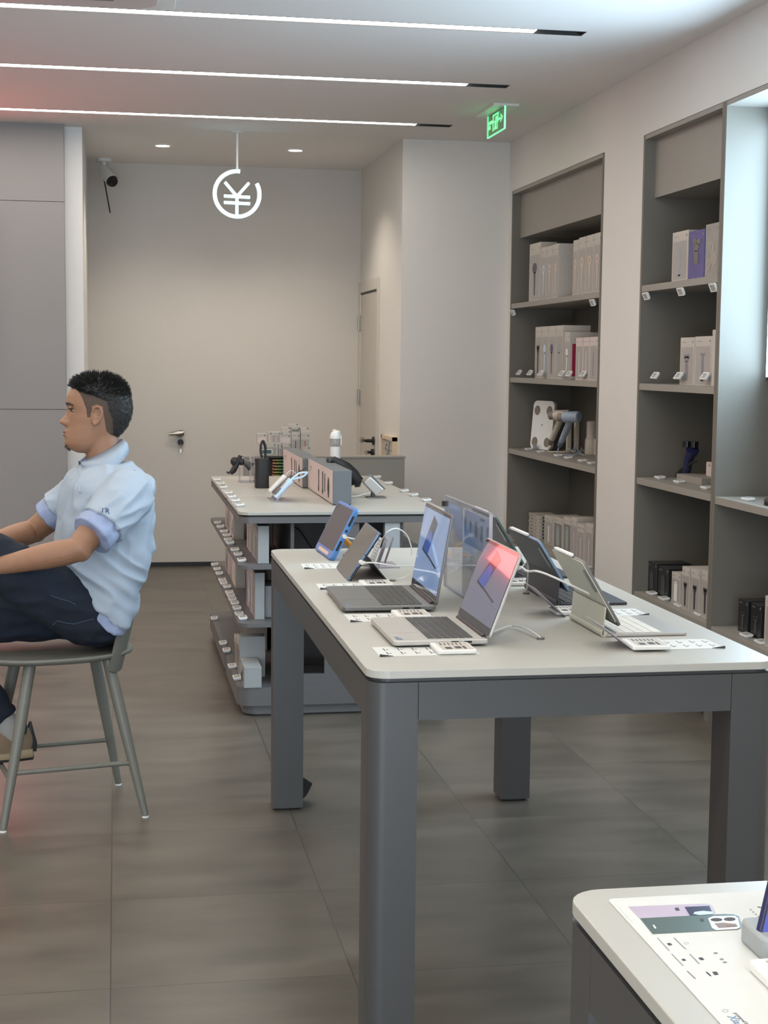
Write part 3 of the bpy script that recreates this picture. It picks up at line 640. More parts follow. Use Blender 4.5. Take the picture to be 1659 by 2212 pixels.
def nbox(src, xl, xr, yl, yr, z0, f, depth, label, group, **k):
    ox, oy, s = src
    a = px(ox+xl/s, oy+yl/s, X=f); c = px(ox+xr/s, oy+yr/s, X=f)
    return rbox(f, depth, c.y, a.y, z0, (a.z+c.z)/2, label, group, **k)
g = 'boxes on the top shelf of the far unit'; s = (1100, 480, 7.54); f = 2.47
nbox(s, 335, 518, 368, 316, 1.871, f, .10, 'pale box picturing a dark blue brush on the top shelf, leftmost of its row', g, kind='brush', ink='navy')
nbox(s, 526, 612, 415, 392, 1.871, f, .09, 'pale box picturing a light blue toothbrush, right of the dark brush box', g, kind='ring', ink='lightblue')
nbox(s, 616, 716, 402, 366, 1.871, f, .09, 'pale box picturing a peach toothbrush on the top shelf, right of the light blue one', g, kind='ring', ink='boxpink')
nbox(s, 721, 808, 372, 335, 1.871, f, .20, 'pale box with wide bare grey side, right end of left group, top shelf', g, kind='ring', ink='wood')
for i, (a, c, d_, e) in enumerate(((1045, 1132, 300, 280), (1137, 1255, 262, 222), (1262, 1382, 226, 187), (1388, 1500, 192, 152))):
    nbox(s, a, c, d_, e, 1.871, f, .2, 'pale box picturing a cream toothbrush, right group of top shelf, %s from left' % ORD[i], g, kind='ring', ink='wood')
g = 'boxes on the second shelf of the far unit'; s = (1100, 690, 7.54)
for i, (a, c, d_, e, kd, ik) in enumerate(((428, 528, 126, 118, 'torch', 'ink'), (532, 640, 117, 110, 'brush', 'lightblue'), (644, 758, 109, 103, 'brush', 'navy'), (764, 885, 102, 92, 'brush', 'boxend'))):
    nbox(s, a, c, d_, e, 1.411, 2.49, .16, 'tall box picturing a %s, left group of second shelf, far unit' % ( ['shaver', 'light blue brush', 'dark brush', 'grey brush'][i]), g, kind=kd, ink=ik)
t = nbox(s, 902, 992, 212, 202, 1.411, 2.49, .17, 'box with crimson panel on its side on the second shelf of the far unit', g, kind='brush', ink='white')
p0 = t.location; y_ = px(1100+992/7.54, 690+202/7.54, X=2.49).y; zt_ = 1.411+.6*(px(1100+992/7.54, 690+202/7.54, X=2.49).z-1.411)
b = MB(); b.quad((2.505, y_+.0004, 1.43), (2.60, y_+.0004, 1.43), (2.60, y_+.0004, zt_+.04), (2.505, y_+.0004, zt_+.04)); b.build('crimson_side_print', M['crimson'], t, label='crimson printed side')
b = MB(); b.add([(2.565+.028*math.cos(a), y_-.0002, zt_-.01+.028*math.sin(a)) for a in [k*PI/8 for k in range(16)]], [tuple(range(16))]); b.box(2.56, 2.568, y_-.0004, y_, 1.46, zt_-.03); b.build('side_picture', M['boxend'], t)
for i, (a, c, d_, e) in enumerate(((1088, 1206, 300, 296), (1210, 1310, 295, 290), (1314, 1444, 288, 280))):
    nbox(s, a, c, d_, e, 1.411, 2.475, .15, 'white box with thin toothbrush picture, second shelf of far unit, %s from left' % ORD[i], g, carton='boxpink', kind='thin', ink='white' if i < 2 else 'ink2')
g = 'boxes on the top shelf of the middle unit'; s = (1370, 470, 8.295)
nbox(s, 690, 975, 283, 210, 1.846+.025, 2.465, .16, 'cream box picturing a silver three-head wand on the top shelf of the middle unit', g, kind='wand', ink='boxend')
nbox(s, 985, 1268, 262, 193, 1.871, 2.462, .12, 'violet box picturing a silver shaver head on the top shelf of the middle unit', g, carton='purple', win=None, kind='head3', ink='steel', zoff=.2)
nbox(s, 1285, 1528, 140, 68, 1.871, 2.462, .12, 'stone-grey box with round disc pictures, rightmost on the top shelf of the middle unit', g, carton='stone', win=None, kind='discs', ink='boxg')
g = 'boxes on the second shelf of the middle unit'; s = (1370, 700, 8.295)
nbox(s, 832, 1083, 245, 236, 1.411, 2.485, .15, 'pale box picturing a silver shaver, left one on the second shelf of the middle unit', g, kind='torch', ink='ink2')
nbox(s, 1092, 1398, 226, 212, 1.411, 2.485, .15, 'pale box picturing a grey stick, middle one on the second shelf of the middle unit', g, kind='wand', ink='ink2')
nbox(s, 1404, 1480, 104, 98, 1.411, 2.478, .16, 'plain taller box half hidden at right end of middle unit, second shelf', g, win=None, kind=None)
# bottom shelf of the far unit: fronts placed from where they stand
def fbox(src, xl, xr, yb, yt, z0, depth, label, group, xb=None, **k):
    """front face standing at photo points (xl..xr) with bottom yb (at xr) on height z0"""
    ox, oy, s = src
    p = px(ox+xr/s, oy+yb/s, Z=z0); f = p.x
    a = px(ox+xl/s, oy+yb/s, X=f); zt_ = px(ox+xr/s, oy+yt/s, X=f).z
    return rbox(f, depth, p.y, a.y, z0, zt_, label, group, **k)
g = 'boxes on the bottom shelf of the far unit'; s = (1100, 1090, 7.54)
def nb2(xl, xr, yt, f, depth, label, **k):
    a = px(s[0]+xl/s[2], s[1]+yt/s[2], X=f); c = px(s[0]+xr/s[2], s[1]+yt/s[2], X=f); return rbox(f, depth, c.y, a.y, .414, (a.z+c.z)/2, label, g, **k)
nb2(578, 722, 190, 2.56, .20, 'pale box right of the flat stacks on the bottom shelf of the far unit', kind='stick', ink='white')
nb2(728, 872, 210, 2.56, .20, 'pale box with dark window and mint gadget on the bottom shelf, left of the gap', win='boxwin2', kind='cyl', ink='boxend')
nb2(888, 1012, 210, 2.56, .20, 'pale box with dark window and mint gadget on the bottom shelf, right of the gap', win='boxwin2', kind='cyl', ink='boxend')
nb2(1020, 1106, 215, 2.51, .10, 'narrow pale box with thin brush, left of the three at the shelf front', kind='thin', ink='white')
nb2(1112, 1226, 320, 2.49, .10, 'narrow pale box with thin brush, middle of the three at the shelf front', kind='thin', ink='white')
nb2(1246, 1366, 318, 2.49, .10, 'narrow pale box with thin brush, right of the three at the shelf front', kind='thin', ink='white')
nb2(1180, 1300, 215, 2.68, .10, 'pale box behind the narrow boxes, left of the rear pair', kind='thin', ink='white')
nb2(1310, 1400, 230, 2.68, .10, 'pale box behind the narrow boxes, right of the rear pair', kind='thin', ink='white')
def flat_stack(xl, xr, n, ytop, f, depth, nm_):
    a = px(s[0]+xl/s[2], s[1]+ytop/s[2], X=f); c = px(s[0]+xr/s[2], s[1]+ytop/s[2], X=f); zt_ = (a.z+c.z)/2; h = (zt_-.414)/n
    for k in range(n):
        t = thing('flat_box', 'flat white box, %s stack on bottom shelf of far unit, %s from top' % (nm_, ORD[k]), 'box', (f+depth/2, (a.y+c.y)/2, zt_-(k+1)*h), 'stacked flat boxes on the bottom shelf')
        jx = random.uniform(0, .006)
        b = MB(); b.box(f+jx, f+jx+depth, c.y, a.y, zt_-(k+1)*h+.0006, zt_-k*h-.0006); b.build('carton', M['boxw'], t, bevel=.001)
        b = MB(); zc_ = zt_-(k+.5)*h; b.box(f+jx-.0006, f+jx, a.y-.10, a.y-.04, zc_-.002, zc_+.002); b.box(f+jx-.0006, f+jx, a.y-.18, a.y-.13, zc_-.001, zc_+.001)
        for q in range(3): b.box(f+jx+.02+.018*q, f+jx+.03+.018*q, c.y-.0006, c.y, zc_-h*.3, zc_+h*.3)
        b.build('label_print', M['ink'], t)
flat_stack(190, 300, 6, 225, 2.62, .13, 'left')
flat_stack(318, 490, 7, 158, 2.57, .14, 'right')
g = 'boxes on the bottom shelf of the middle unit'; s = (1340, 1180, 4.608)
def nb3(xl, xr, yb, yt, f, depth, label, z0=.414, **k):
    a = px(s[0]+xl/s[2], s[1]+yt/s[2], X=f); c = px(s[0]+xr/s[2], s[1]+yb/s[2], X=f); zt_ = px(s[0]+xr/s[2], s[1]+yt/s[2], X=f).z
    return rbox(f, depth, c.y, a.y, z0, zt_, label, k.pop('grp', g), **k)
K = dict(carton='boxblack', win=None, ink='tableframe')
nb3(268, 372, 0, 180, 2.52, .17, 'glossy black box, left of the pair on the bottom shelf of the middle unit', kind='cyl', **K)
nb3(378, 488, 0, 232, 2.52, .17, 'glossy black box, right of the pair on the bottom shelf of the middle unit', kind='cyl', **K)
nb3(512, 608, 0, 285, 2.505, .13, 'short pale box picturing a white cylinder, right of the black boxes', kind='cyl', ink='white')
nb3(616, 698, 0, 225, 2.49, .16, 'pale box with dark shaver picture, left of three, bottom shelf of middle unit', kind='torch', ink='tableframe')
nb3(704, 800, 0, 250, 2.49, .16, 'pale box with dark shaver picture, middle of three, bottom shelf of middle unit', kind='torch', ink='ink')
nb3(808, 905, 0, 268, 2.49, .16, 'pale box with dark shaver picture, right of three, bottom shelf of middle unit', kind='torch', ink='ink')
K['grp'] = 'boxes on the bottom shelf of the right bay'
nb3(1175, 1292, 0, 560, 2.52, .17, 'black box with drone-like picture in the right bay, left of the pair', z0=.412, kind='torch', **K)
nb3(1300, 1428, 0, 605, 2.52, .17, 'black box with drone-like picture in the right bay, right of the pair', z0=.412, kind='torch', **K)
nb3(1440, 1640, 0, 560, 2.49, .17, 'pale box cut by the right edge of the photo, beside the black boxes', z0=.412, kind='brush', ink='white', grp=K['grp'])

# ------------------------------------------------------------------ things on the third shelf of the far unit
s = (1100, 840, 7.9)
def q3(x, y, **k): return px(s[0]+x/s[2], s[1]+y/s[2], **k)
a_ = q3(540, 1035, Z=.963); w_ = abs(q3(395, 1000, X=a_.x).y-q3(650, 1030, X=a_.x).y); h_ = q3(520, 185, X=a_.x+.03).z-.968
t = thing('body_scale', 'white glass body scale with four oval pads standing upright on the third shelf', 'scale', (a_.x, a_.y, .963))
w_ = .205
c_ = q3(532, 1012, Z=.967); c_ = EYE+(c_-EYE)*.986
T_ = Matrix.Translation((c_.x, c_.y, .967)) @ Matrix.Rotation(math.radians(23), 4, 'Z') @ Matrix.Rotation(.09, 4, 'Y')
def TB_(): b = MB(); b.T = T_; return b
b = TB_(); b.prism(rrect(-w_/2, w_/2, 0, h_, .035), 0, .018, 'x'); b.build('scale_body', M['boxw'], t, smooth=True)
b = TB_(); b.prism(rrect(-w_/2, w_/2, 0, h_, .035), -.003, 0, 'x'); b.build('glass_top', M['white'], t, smooth=True)
for u in (-.29, .29):
    for v in (.15, .80):
        b = TB_(); b.prism([(u*w_+.028*math.cos(k*PI/10), v*h_+.030*math.sin(k*PI/10)) for k in range(20)], -.004, -.003, 'x'); b.build('electrode_pad', M['taupe'], t)
b = TB_(); b.box(-.006, -.003, -.004, .004, h_*.49, h_*.52); b.build('logo_mark', M['ink2'], t)
b = MB(); b.box(c_.x-.030, c_.x-.027, c_.y-.01, c_.y+.08, .964, 1.0); b.box(c_.x-.03, c_.x+.05, c_.y-.06, c_.y+.08, .963, .966); b.build('clear_stand', M['acrylic_edge'], t)
def hair_dryer(label, base_px, top_px, face_px, nose_px, mats, X):
    bt, tp = q3(*base_px, X=X), q3(*top_px, X=X)
    t = thing('hair_dryer', label, 'hair dryer', (bt.x, bt.y, .963), 'hair dryers on the third shelf')
    d = (tp-bt)
    b = MB(); b.tube([bt+d*.20, bt+d*.3, bt+d*.85, tp], [.0175, .018, .019, .020], 20); b.build('handle', M[mats[0]], t, smooth=True)
    b = MB(); b.tube([bt, bt+d*.05, bt+d*.20], [.010, .015, .0165], 20); b.build('intake_grille', M[mats[1]], t, smooth=True)
    ax = Vector((.60, -.80, .05)).normalized()
    hc = tp + d.normalized()*.012
    b = MB(); b.tube([hc-ax*.055, hc-ax*.05, hc+ax*.045, hc+ax*.05], [.026, .032, .032, .030], 24); b.build('barrel', M[mats[0]], t, smooth=True)
    b = MB(); b.tube([hc+ax*.0502, hc+ax*.052], [.028, .026], 24); b.build('front_cap', M['hdblue' if mats[0] == 'hdblue' else 'taupe'], t, smooth=True)
    b = MB(); b.tube([hc-ax*.055, hc-ax*.09], [.023, .025], 20); b.build('nozzle', M['taupe'], t, smooth=True)
    sd = Vector((-1, -.4, 0)).normalized()
    for k in (.60, .74): b = MB(); c_ = bt+d*k+sd*.0155; b.ell(c_, (.005, .006, .007)); b.build('button', M['ink2'], t, smooth=True)
    b = MB(); b.tube(csp([bt, bt-d.normalized()*.02, Vector((bt.x-.01, bt.y-.005, .969)), Vector((bt.x+.02, bt.y-.03, .968)), Vector((bt.x+.06, bt.y-.10, .970)), Vector((bt.x+.09, bt.y-.08, .985)), Vector((bt.x+.12, bt.y-.12, .969))]), .0035, 8); b.build('cord', M[mats[0]], t, smooth=True)
    return t
hair_dryer('cream hair dryer leaning on the third shelf, left of the blue-grey one', (695, 945), (900, 470), None, None, ('hdcream', 'steel'), 2.60)
hair_dryer('blue-grey hair dryer leaning on the third shelf, in front of the cream one', (855, 985), (1060, 500), None, 1, ('hdblue', 'blueedge'), 2.56)
for i, (x, dd) in enumerate(((1010, 0), (1140, 0))):
    p = q3(x, 1085, Z=.963); t = thing('hair_straightener', 'white upright hair straightener on the third shelf, ' + ('behind the blue-grey dryer' if i == 0 else 'between the dryers and the grinder'), 'hair straightener', (p.x, p.y, .963), 'hair straighteners')
    h_ = q3(x, 545 if i else 640, X=p.x).z-.963
    b = MB(); b.prism(rrect(p.x-.014, p.x+.014, p.y-.014, p.y-.002, .004), .966, .963+h_); b.build('arm', M['hdcream'], t, smooth=True)
    b = MB(); b.prism(rrect(p.x-.014, p.x+.014, p.y+.002, p.y+.014, .004), .966, .96+h_); b.build('arm', M['hdcream'], t, smooth=True)
    b = MB(); b.box(p.x-.02, p.x+.03, p.y-.022, p.y+.022, .963, .967); b.build('clear_base', M['acrylic_edge'], t)
    b = MB(); b.tube(csp([(p.x, p.y-.02, .975), (p.x-.01, p.y-.05, .985), (p.x+.01, p.y-.07, .97), (p.x+.02, p.y-.04, .995), (p.x+.03, p.y-.06, .97)]), .0035, 8); b.build('cord', M['hdblue'], t, smooth=True)
p = q3(1295, 1120, Z=.963); r_ = .040
t = thing('hand_blender', 'cream two-tier cylindrical grinder standing at the right of the third shelf', 'grinder', (p.x+.03, p.y, .963))
zz = q3(1295, 830, X=p.x+.03).z; z2_ = q3(1330, 540, X=p.x+.03).z
b = MB(); b.lathe([(r_, .964), (r_+.002, .97), (r_+.001, zz-.008), (r_-.004, zz)], (p.x+.04, p.y)); b.build('base_cup', M['hdcream'], t, smooth=True)
b = MB(); b.lathe([(r_-.004, zz), (r_-.007, zz+.01), (r_-.008, z2_-.02), (r_-.006, z2_-.012), (r_-.009, z2_-.004), (r_-.014, z2_)], (p.x+.04, p.y)); b.build('upper_cylinder', M['boxpink'], t, smooth=True)
p = q3(1410, 1125, Z=.963)
t = thing('product_carton', 'small square cream canister beside the grinder on the third shelf', 'canister', (p.x+.03, p.y, .963))
b = MB(); zz = q3(1410, 850, X=p.x).z; b.prism(rrect(p.x+.005, p.x+.06, p.y-.045, p.y+.03, .012), .964, zz-.006); b.build('body', M['boxpink'], t, smooth=True)
b = MB(); b.prism(rrect(p.x+.006, p.x+.059, p.y-.044, p.y+.029, .012), zz-.005, zz); b.build('lid', M['hdcream'], t, smooth=True)
# third shelf of the middle unit
s = (1360, 930, 5.548)
def q4(x, y, **k): return px(s[0]+x/s[2], s[1]+y/s[2], **k)
a_ = q4(598, 590, Z=.963); c_ = q4(862, 655, Z=.963)
b = MB(); hh = q4(862, 575, X=c_.x).z-.963
b.box(c_.x, c_.x+.16, c_.y-.0, a_.y, .963, .963+hh); single(b, 'display_riser', M['nichedge'], 'low grey block riser on the third shelf of the middle unit', 'riser', bevel=.001)
a_ = q4(940, 545, Z=.963+hh)
t = thing('pink_carton', 'small pinkish white rounded device standing on the grey riser', 'gadget', (a_.x+.01, a_.y, .963+hh))
zz = q4(940, 375, X=a_.x).z; b = MB(); b.T = Matrix.Translation((0, 0, 0)); b.prism(rrect(a_.y-.055, a_.y+.025, .963+hh, zz, .01), a_.x, a_.x+.04, 'x'); b.build('body', M['boxpink'], t, smooth=True)
b = MB(); b.box(a_.x-.001, a_.x, a_.y-.02, a_.y-.005, zz-.02, zz-.012); b.build('indicator', M['ink2'], t)
X_ = 2.648
def s4(x, y, dx=0): v = q4(x, y, X=X_); return v+Vector((dx, 0, 0))
t = thing('electric_shaver', 'dark blue electric shaver standing on its charger on the third shelf', 'shaver', (X_, s4(640, 548).y, .963))
b = MB(); b.tube([s4(725, 300), s4(712, 330), s4(700, 400), s4(690, 470), s4(668, 530)][::1], [.024, .024, .021, .019, .015], 18); b.tube([s4(755, 225), s4(740, 265), s4(725, 300)], [.031, .029, .024], 18); b.build('body', M['navy'], t, smooth=True)
b = MB(); b.tube([s4(742, 222), s4(738, 200)], [.014, .014], 14); b.build('neck', M['black'], t, smooth=True)
b = MB()
for dx, dy in ((-.018, 0), (.010, -.018), (.010, .020)): q = s4(733, 165); b.cyl(q+Vector((dx, dy, -.014)), q+Vector((dx, dy, .014)), .020)
b.build('shaving_head', M['blackgloss'], t, smooth=True)
b = MB(); b.tube([s4(800, 372), s4(750, 385), s4(700, 430), s4(660, 470), s4(625, 500), s4(600, 535), Vector((X_, s4(600, 540).y, .966))], [.004, .007, .010, .016, .018, .020, .021], 14); b.build('charging_cradle', M['black'], t, smooth=True)

# ------------------------------------------------------------------ boxes on the gondola's side shelves
def grow(near, right, back, z0, top, names, where, group, styles, sz=(440, 1080, 8.506), ztop=None, depth=None):
    ox, oy, sc = sz
    p = px(ox+near[0]/sc, oy+near[1]/sc, Z=z0); f = p.x
    r_ = px(ox+right/sc, oy+near[1]/sc, Y=p.y).x; e = px(ox+back[0]/sc, oy+back[1]/sc, X=f)
    zt_ = ztop if ztop else px(ox+near[0]/sc, oy+top/sc, Y=p.y).z
    n = len(styles); w = (e.y-p.y)/n
    for i, (carton, win, kind, ink, dzt) in enumerate(styles):
        rbox(f+.003*(i % 2), (depth or r_-f), p.y+i*w+.001, p.y+(i+1)*w-.001, z0, zt_+dzt, '%s box on the %s, %s from front' % (names[i] if isinstance(names, list) else names, where, ORD[i]), group, carton=carton, win=win, kind=kind, ink=ink)
grow((998, 1170), 1200, (780, 845), .645, 480, 'tall narrow white', 'upper side shelf of the front gondola', 'boxes on the upper gondola shelf',
     [('boxend', 'boxwin', 'thin', 'ink', 0), ('boxw', 'boxwin', 'stick', 'ink', -.004), ('boxw', 'boxwin', 'thin', 'ink2', 0), ('boxpink', 'boxwin', 'stick', 'navy', -.006), ('boxpink', 'boxwin', 'thin', 'ink', 0), ('boxpink', None, 'thin', 'ink', -.01)])
grow((548, 735), 742, (385, 500), .645, 0, 'brown-grey', 'upper side shelf of the rear gondola', 'boxes on the upper gondola shelf',
     [('boxg', 'boxpink', 'drop', 'navy', 0), ('boxg', 'boxpink', 'brush', 'blueedge', 0), ('boxg', 'boxwin', 'drop', 'ink2', 0), ('boxg', 'boxpink', 'stick', 'ink', -.01)], ztop=.79)
grow((940, 2200), 1120, (782, 1700), .399, 0, 'tall narrow white', 'lower side shelf of the front gondola', 'boxes on the lower gondola shelf',
     [('boxend', 'boxwin', 'thin', 'ink', 0), ('boxpink', 'boxwin', 'stick', 'crimson', 0), ('boxpink', 'boxwin', 'thin', 'ink', -.006), ('boxpink', 'boxwin', 'drop', 'lightblue', 0), ('boxpink', 'boxwin', 'drop', 'blueedge', 0)], ztop=.60)
p = px(440+1130/8.506, 1080+2165/8.506, Z=.399)
rbox(p.x, .07, p.y+.01, p.y+.2, .399, .535, 'low grey-white box behind the first row on the lower side shelf of the front gondola', 'boxes on the lower gondola shelf', carton='boxend', win=None, kind=None)
grow((588, 1632), 772, (395, 1290), .399, 0, 'pale pink', 'lower side shelf of the rear gondola', 'boxes on the lower gondola shelf',
     [('boxg', 'boxpink', 'drop', 'boxw', 0), ('boxpink', 'boxwin', 'brush', 'boxw', -.015), ('boxpink', 'boxwin', 'drop', 'ink2', -.005)], ztop=.55)
S_ = (430, 1080, 4.424)
grow((432, 1800), 598, (392, 1640), .125, 1602, 'white', 'base of the front gondola, lower row', 'boxes on the gondola base', [('boxend', 'boxwin', 'drop', 'ink', 0)], sz=S_)
p = px(430+432/4.424, 1080+1800/4.424, Z=.125); f = p.x
e = px(430+392/4.424, 1080+1640/4.424, X=f).y
z_ = px(430+382/4.424, 1080+1310/4.424, Y=e).z
for i in range(4):
    y0 = e+.003+i*.085
    rbox(f, .11 if i == 0 else .09, y0, y0+.083, .125, z_-(.0 if i < 1 else .01)-.012*i, 'window-front box behind the white one on the front gondola base, %s from front' % ORD[i], 'boxes on the gondola base', carton='boxw' if i % 2 else 'boxend', win='boxwin2' if i % 2 else 'boxwin', kind='brush', ink='taupe')
for i in range(4):
    y0 = 7.16+i*.16
    rbox(.60+.004*i, .10, y0, y0+.15, .125, .30-.01*(i % 2), 'dark-window box on the base of the rear gondola, %s from the front' % ORD[i], 'boxes on the gondola base', carton='boxg', win='boxwin2', kind='stick', ink='taupe')
# ------------------------------------------------------------------ things on the gondola top
ZT = .87
S5 = (430, 880, 3.13); S5b = (430, 900, 6.144); S6b = (660, 900, 5.53)
def q5(x, y, s=S5, **k): return px(s[0]+x/s[2], s[1]+y/s[2], **k)
def device_carton(x0, x1, y0, y1, h, label, g):
    t = thing('product_carton', label, 'box', ((x0+x1)/2, (y0+y1)/2, ZT), g)
    b = MB(); b.box(x0, x1, y0, y1, ZT+.004, ZT+h); b.build('carton', M['boxend2'], t, bevel=.0015)
    b = MB(); b.box(x0+.003, x1-.003, y0+.004, y1-.004, ZT, ZT+.004); b.build('base_edge', M['black'], t)
    b = MB(); b.quad((x0-.0008, y0+.002, ZT+.005), (x0-.0008, y1-.002, ZT+.005), (x0-.0008, y1-.002, ZT+h-.001), (x0-.0008, y0+.002, ZT+h-.001)); fr = b.build('printed_front', M['boxpink'], t, label='pinkish white printed front')
    b = MB(); L_ = y1-y0
    def s_(u, v0, v1, r0, r1):
        y = y1-u*L_; b.add([(x0-.0016, y-r0, ZT+h*v0), (x0-.0016, y+r0, ZT+h*v0), (x0-.0016, y+r1, ZT+h*v1), (x0-.0016, y-r1, ZT+h*v1)], [(0, 1, 2, 3)])
    for u in (.46, .62):
        s_(u, .14, .22, .010, .022); s_(u, .22, .34, .022, .012); s_(u, .34, .82, .012, .016)
    s_(.70, .24, .80, .012, .010)
    s_(.84, .14, .40, .016, .034); s_(.84, .40, .62, .034, .026); s_(.84, .62, .74, .026, .008)
    b.build('product_picture', M['ink'], fr)
    b = MB(); y = y1-.05*L_; b.box(x0-.0012, x0-.0008, y-.11, y-.01, ZT+h*.78, ZT+h*.79); b.box(x0-.0012, x0-.0008, y-.11, y-.01, ZT+h*.71, ZT+h*.72)
    for k in range(4): b.box(x0-.0012, x0-.0008, y-.035-.025*k, y-.03-.025*k, ZT+h*.71, ZT+h*.79)
    b.box(x0-.0012, x0-.0008, y-.07, y-.01, ZT+h*.64, ZT+h*.66); b.box(x0-.0012, x0-.0008, y-.20, y-.01, ZT+h*.08, ZT+h*.085); b.build('print_lines', M['ink2'], fr)
    return t
p = q5(905, 662, Z=ZT); top = q5(905, 428, Y=p.y).z; xr = q5(1030, 660, Y=p.y).x; yb_ = q5(737, 580, X=p.x).y
device_carton(p.x, xr, p.y, yb_, top-ZT, 'large grey carton with pink-white front picturing dark attachments, the nearer of two', 'large cartons on the gondola top')
p2 = q5(700, 548, Z=ZT); top = q5(700, 345, Y=p2.y).z; xr2 = q5(805, 545, Y=p2.y).x
device_carton(p2.x, p2.x+(xr-p.x), p2.y, p2.y+(yb_-p.y), top-ZT, 'large grey carton with pink-white front picturing dark attachments, the farther of two', 'large cartons on the gondola top')
# black speaker with strap
a_ = q5(383, 548, Z=ZT); xr = q5(476, 548, Y=a_.y).x; zt_ = q5(400, 345, Y=a_.y+.03).z; xc, yc_ = (a_.x+xr)/2, a_.y+.045
t = thing('portable_speaker', 'tall black portable power box with a black strap loop standing on the gondola', 'power box', (xc, yc_, ZT))
b = MB(); b.prism(rrect(a_.x, xr, a_.y, a_.y+.09, .022), ZT, zt_); b.build('body', M['black'], t, smooth=True, bevel=.003)
b = MB(); b.box(a_.x-.001, a_.x, a_.y+.035, a_.y+.07, zt_-.075, zt_-.02); b.build('side_display', M['ink2'], t)
sl = [q5(818+440*0, 540, s=S5b, Y=yc_)]
P_ = [(835, 545), (822, 480), (822, 380), (840, 325), (862, 335), (882, 400), (884, 480), (878, 550)]
b = MB(); b.tube(csp([q5(x, y, s=S5b, Y=yc_) for x, y in P_]), .0055, 10); b.tube(csp([q5(x-6, y+14, s=S5b, Y=yc_+.012) for x, y in P_[1:]]), .005, 10); b.build('strap', M['black'], t, smooth=True)
# phone holder on its clear stand
Yh = 7.93
def qh(x, y, dy=0): v = q5(x, y, s=S5b, Y=Yh); return v+Vector((0, dy, 0))
t = thing('phone_holder', 'black car phone holder clamped to a clear stand at the back left of the gondola', 'phone holder', (qh(600, 800).x, Yh, ZT))
b = MB(); b.tube([qh(550, 515), qh(500, 630), qh(455, 715), qh(415, 755)], [.010, .015, .016, .011], 16); b.build('cradle', M['black'], t, smooth=True)
b = MB(); b.tube([qh(405, 755), qh(365, 732)], [.006, .004], 8); b.tube([qh(470, 725), qh(482, 735)], .008, 8); b.build('lower_arm', M['black'], t, smooth=True)
b = MB(); b.ell(qh(472, 594), (.022, .018, .024)); b.build('side_knob', M['black'], t, smooth=True)
b = MB(); b.ell(qh(562, 600), (.017, .017, .019)); b.tube([qh(575, 600), qh(600, 605)], [.010, .009], 12); b.build('ball_joint', M['black'], t, smooth=True)
b = MB(); b.tube([qh(598, 608), qh(650, 640), qh(692, 670)], [.011, .018, .025], 18); b.build('suction_base', M['tableframe'], t, smooth=True)
z0_, z1_ = ZT, qh(700, 540).z; x_ = qh(692, 800).x
b = MB()
for k in range(3): b.box(x_+.009*k*2-.006, x_+.009*k*2-.003, Yh-.06, Yh+.05, z0_+.003, z1_)
b.build('clear_panel', M['acrylic_edge'], t)
b = MB(); b.box(qh(530, 800).x, x_+.04, Yh-.07, Yh+.06, z0_, z0_+.003); b.box(qh(535, 700).x, qh(540, 700).x, Yh-.05, Yh+.04, z0_+.003, qh(540, 670).z); b.build('clear_base', M['acrylic_edge'], t)
# three power banks on a clear stand
X0 = q5(505, 640, Z=ZT)
t = thing('clear_stand', 'clear bent acrylic stand under the three leaning power banks', 'stand', (X0.x+.03, X0.y, ZT))
lean = math.radians(43)
Yp = X0.y
b = MB(); b.box(X0.x-.01, X0.x+.07, Yp-.02, Yp+.20, ZT, ZT+.003)
b.T = Matrix.Translation((X0.x+.005, 0, ZT+.003)) @ Matrix.Rotation(lean, 4, 'Y'); b.box(.0, .003, Yp-.01, Yp+.19, 0, .10); b.build('panel', M['acrylic_edge'], t)
for i, (mt_, c1, c2, lb) in enumerate((('lightblue', (522, 636), (628, 512), 'pale blue power bank with grey side and white strap, nearest on the clear stand'), ('tableframe', (510, 590), (640, 470), 'dark taupe power bank, middle one on the clear stand'), ('white', (485, 578), (590, 468), 'white power bank, farthest on the clear stand'))):
    Yi = Yp+.005+i*.075; A, B_ = q5(*c1, Y=Yi), q5(*c2, Y=Yi); dv = B_-A; L_ = dv.length; an = math.atan2(dv.x, dv.z)
    A.z = max(A.z, ZT+.016)
    t = thing('power_bank', lb, 'power bank', (A.x, Yi, ZT), 'power banks on the clear stand')
    T_ = Matrix.Translation(A) @ Matrix.Rotation(an, 4, 'Y')
    b = MB(); b.T = T_; b.prism(rrect(-.012, .012, 0, .062, .008), 0, L_); b.build('body', M[mt_], t, smooth=True, bevel=.003)
    if i == 0:
        b = MB(); b.T = T_; b.box(-.0135, -.012, .012, .05, L_*.55, L_*.8); b.build('indicator_window', M['tagscr'], t)
        b = MB(); b.T = T_; b.box(-.016, -.0125, .003, .059, .01, L_*.45); b.build('grey_flap', M['alugrey'], t)
        e0 = T_ @ Vector((0, .03, L_)); e1 = q5(735, 440, Y=Yi+.03)
        mid = e0.lerp(e1, .55)
        b = MB(); b.tube(csp([e0, mid+Vector((-.006, 0, .010)), e1]), .0045, 8); b.tube(csp([e0, mid+Vector((.008, 0, -.006)), e1]), .0045, 8); b.build('strap', M['lightblue'], t, smooth=True)
    if i == 1: b = MB(); b.tube([T_ @ Vector((0, .03, L_)), q5(722, 408, Y=Yi+.03)], [.0035, .002], 8); b.build('cable', M['black'], t, smooth=True)
    if i == 2: b = MB(); e0 = T_ @ Vector((0, .03, L_)); b.tube(csp([e0, q5(600, 440, Y=Yi+.03), q5(625, 427, Y=Yi+.03), q5(650, 445, Y=Yi+.03), q5(665, 500, Y=Yi+.03)]), .0015, 6); b.build('cable', M['cable'], t, smooth=True)
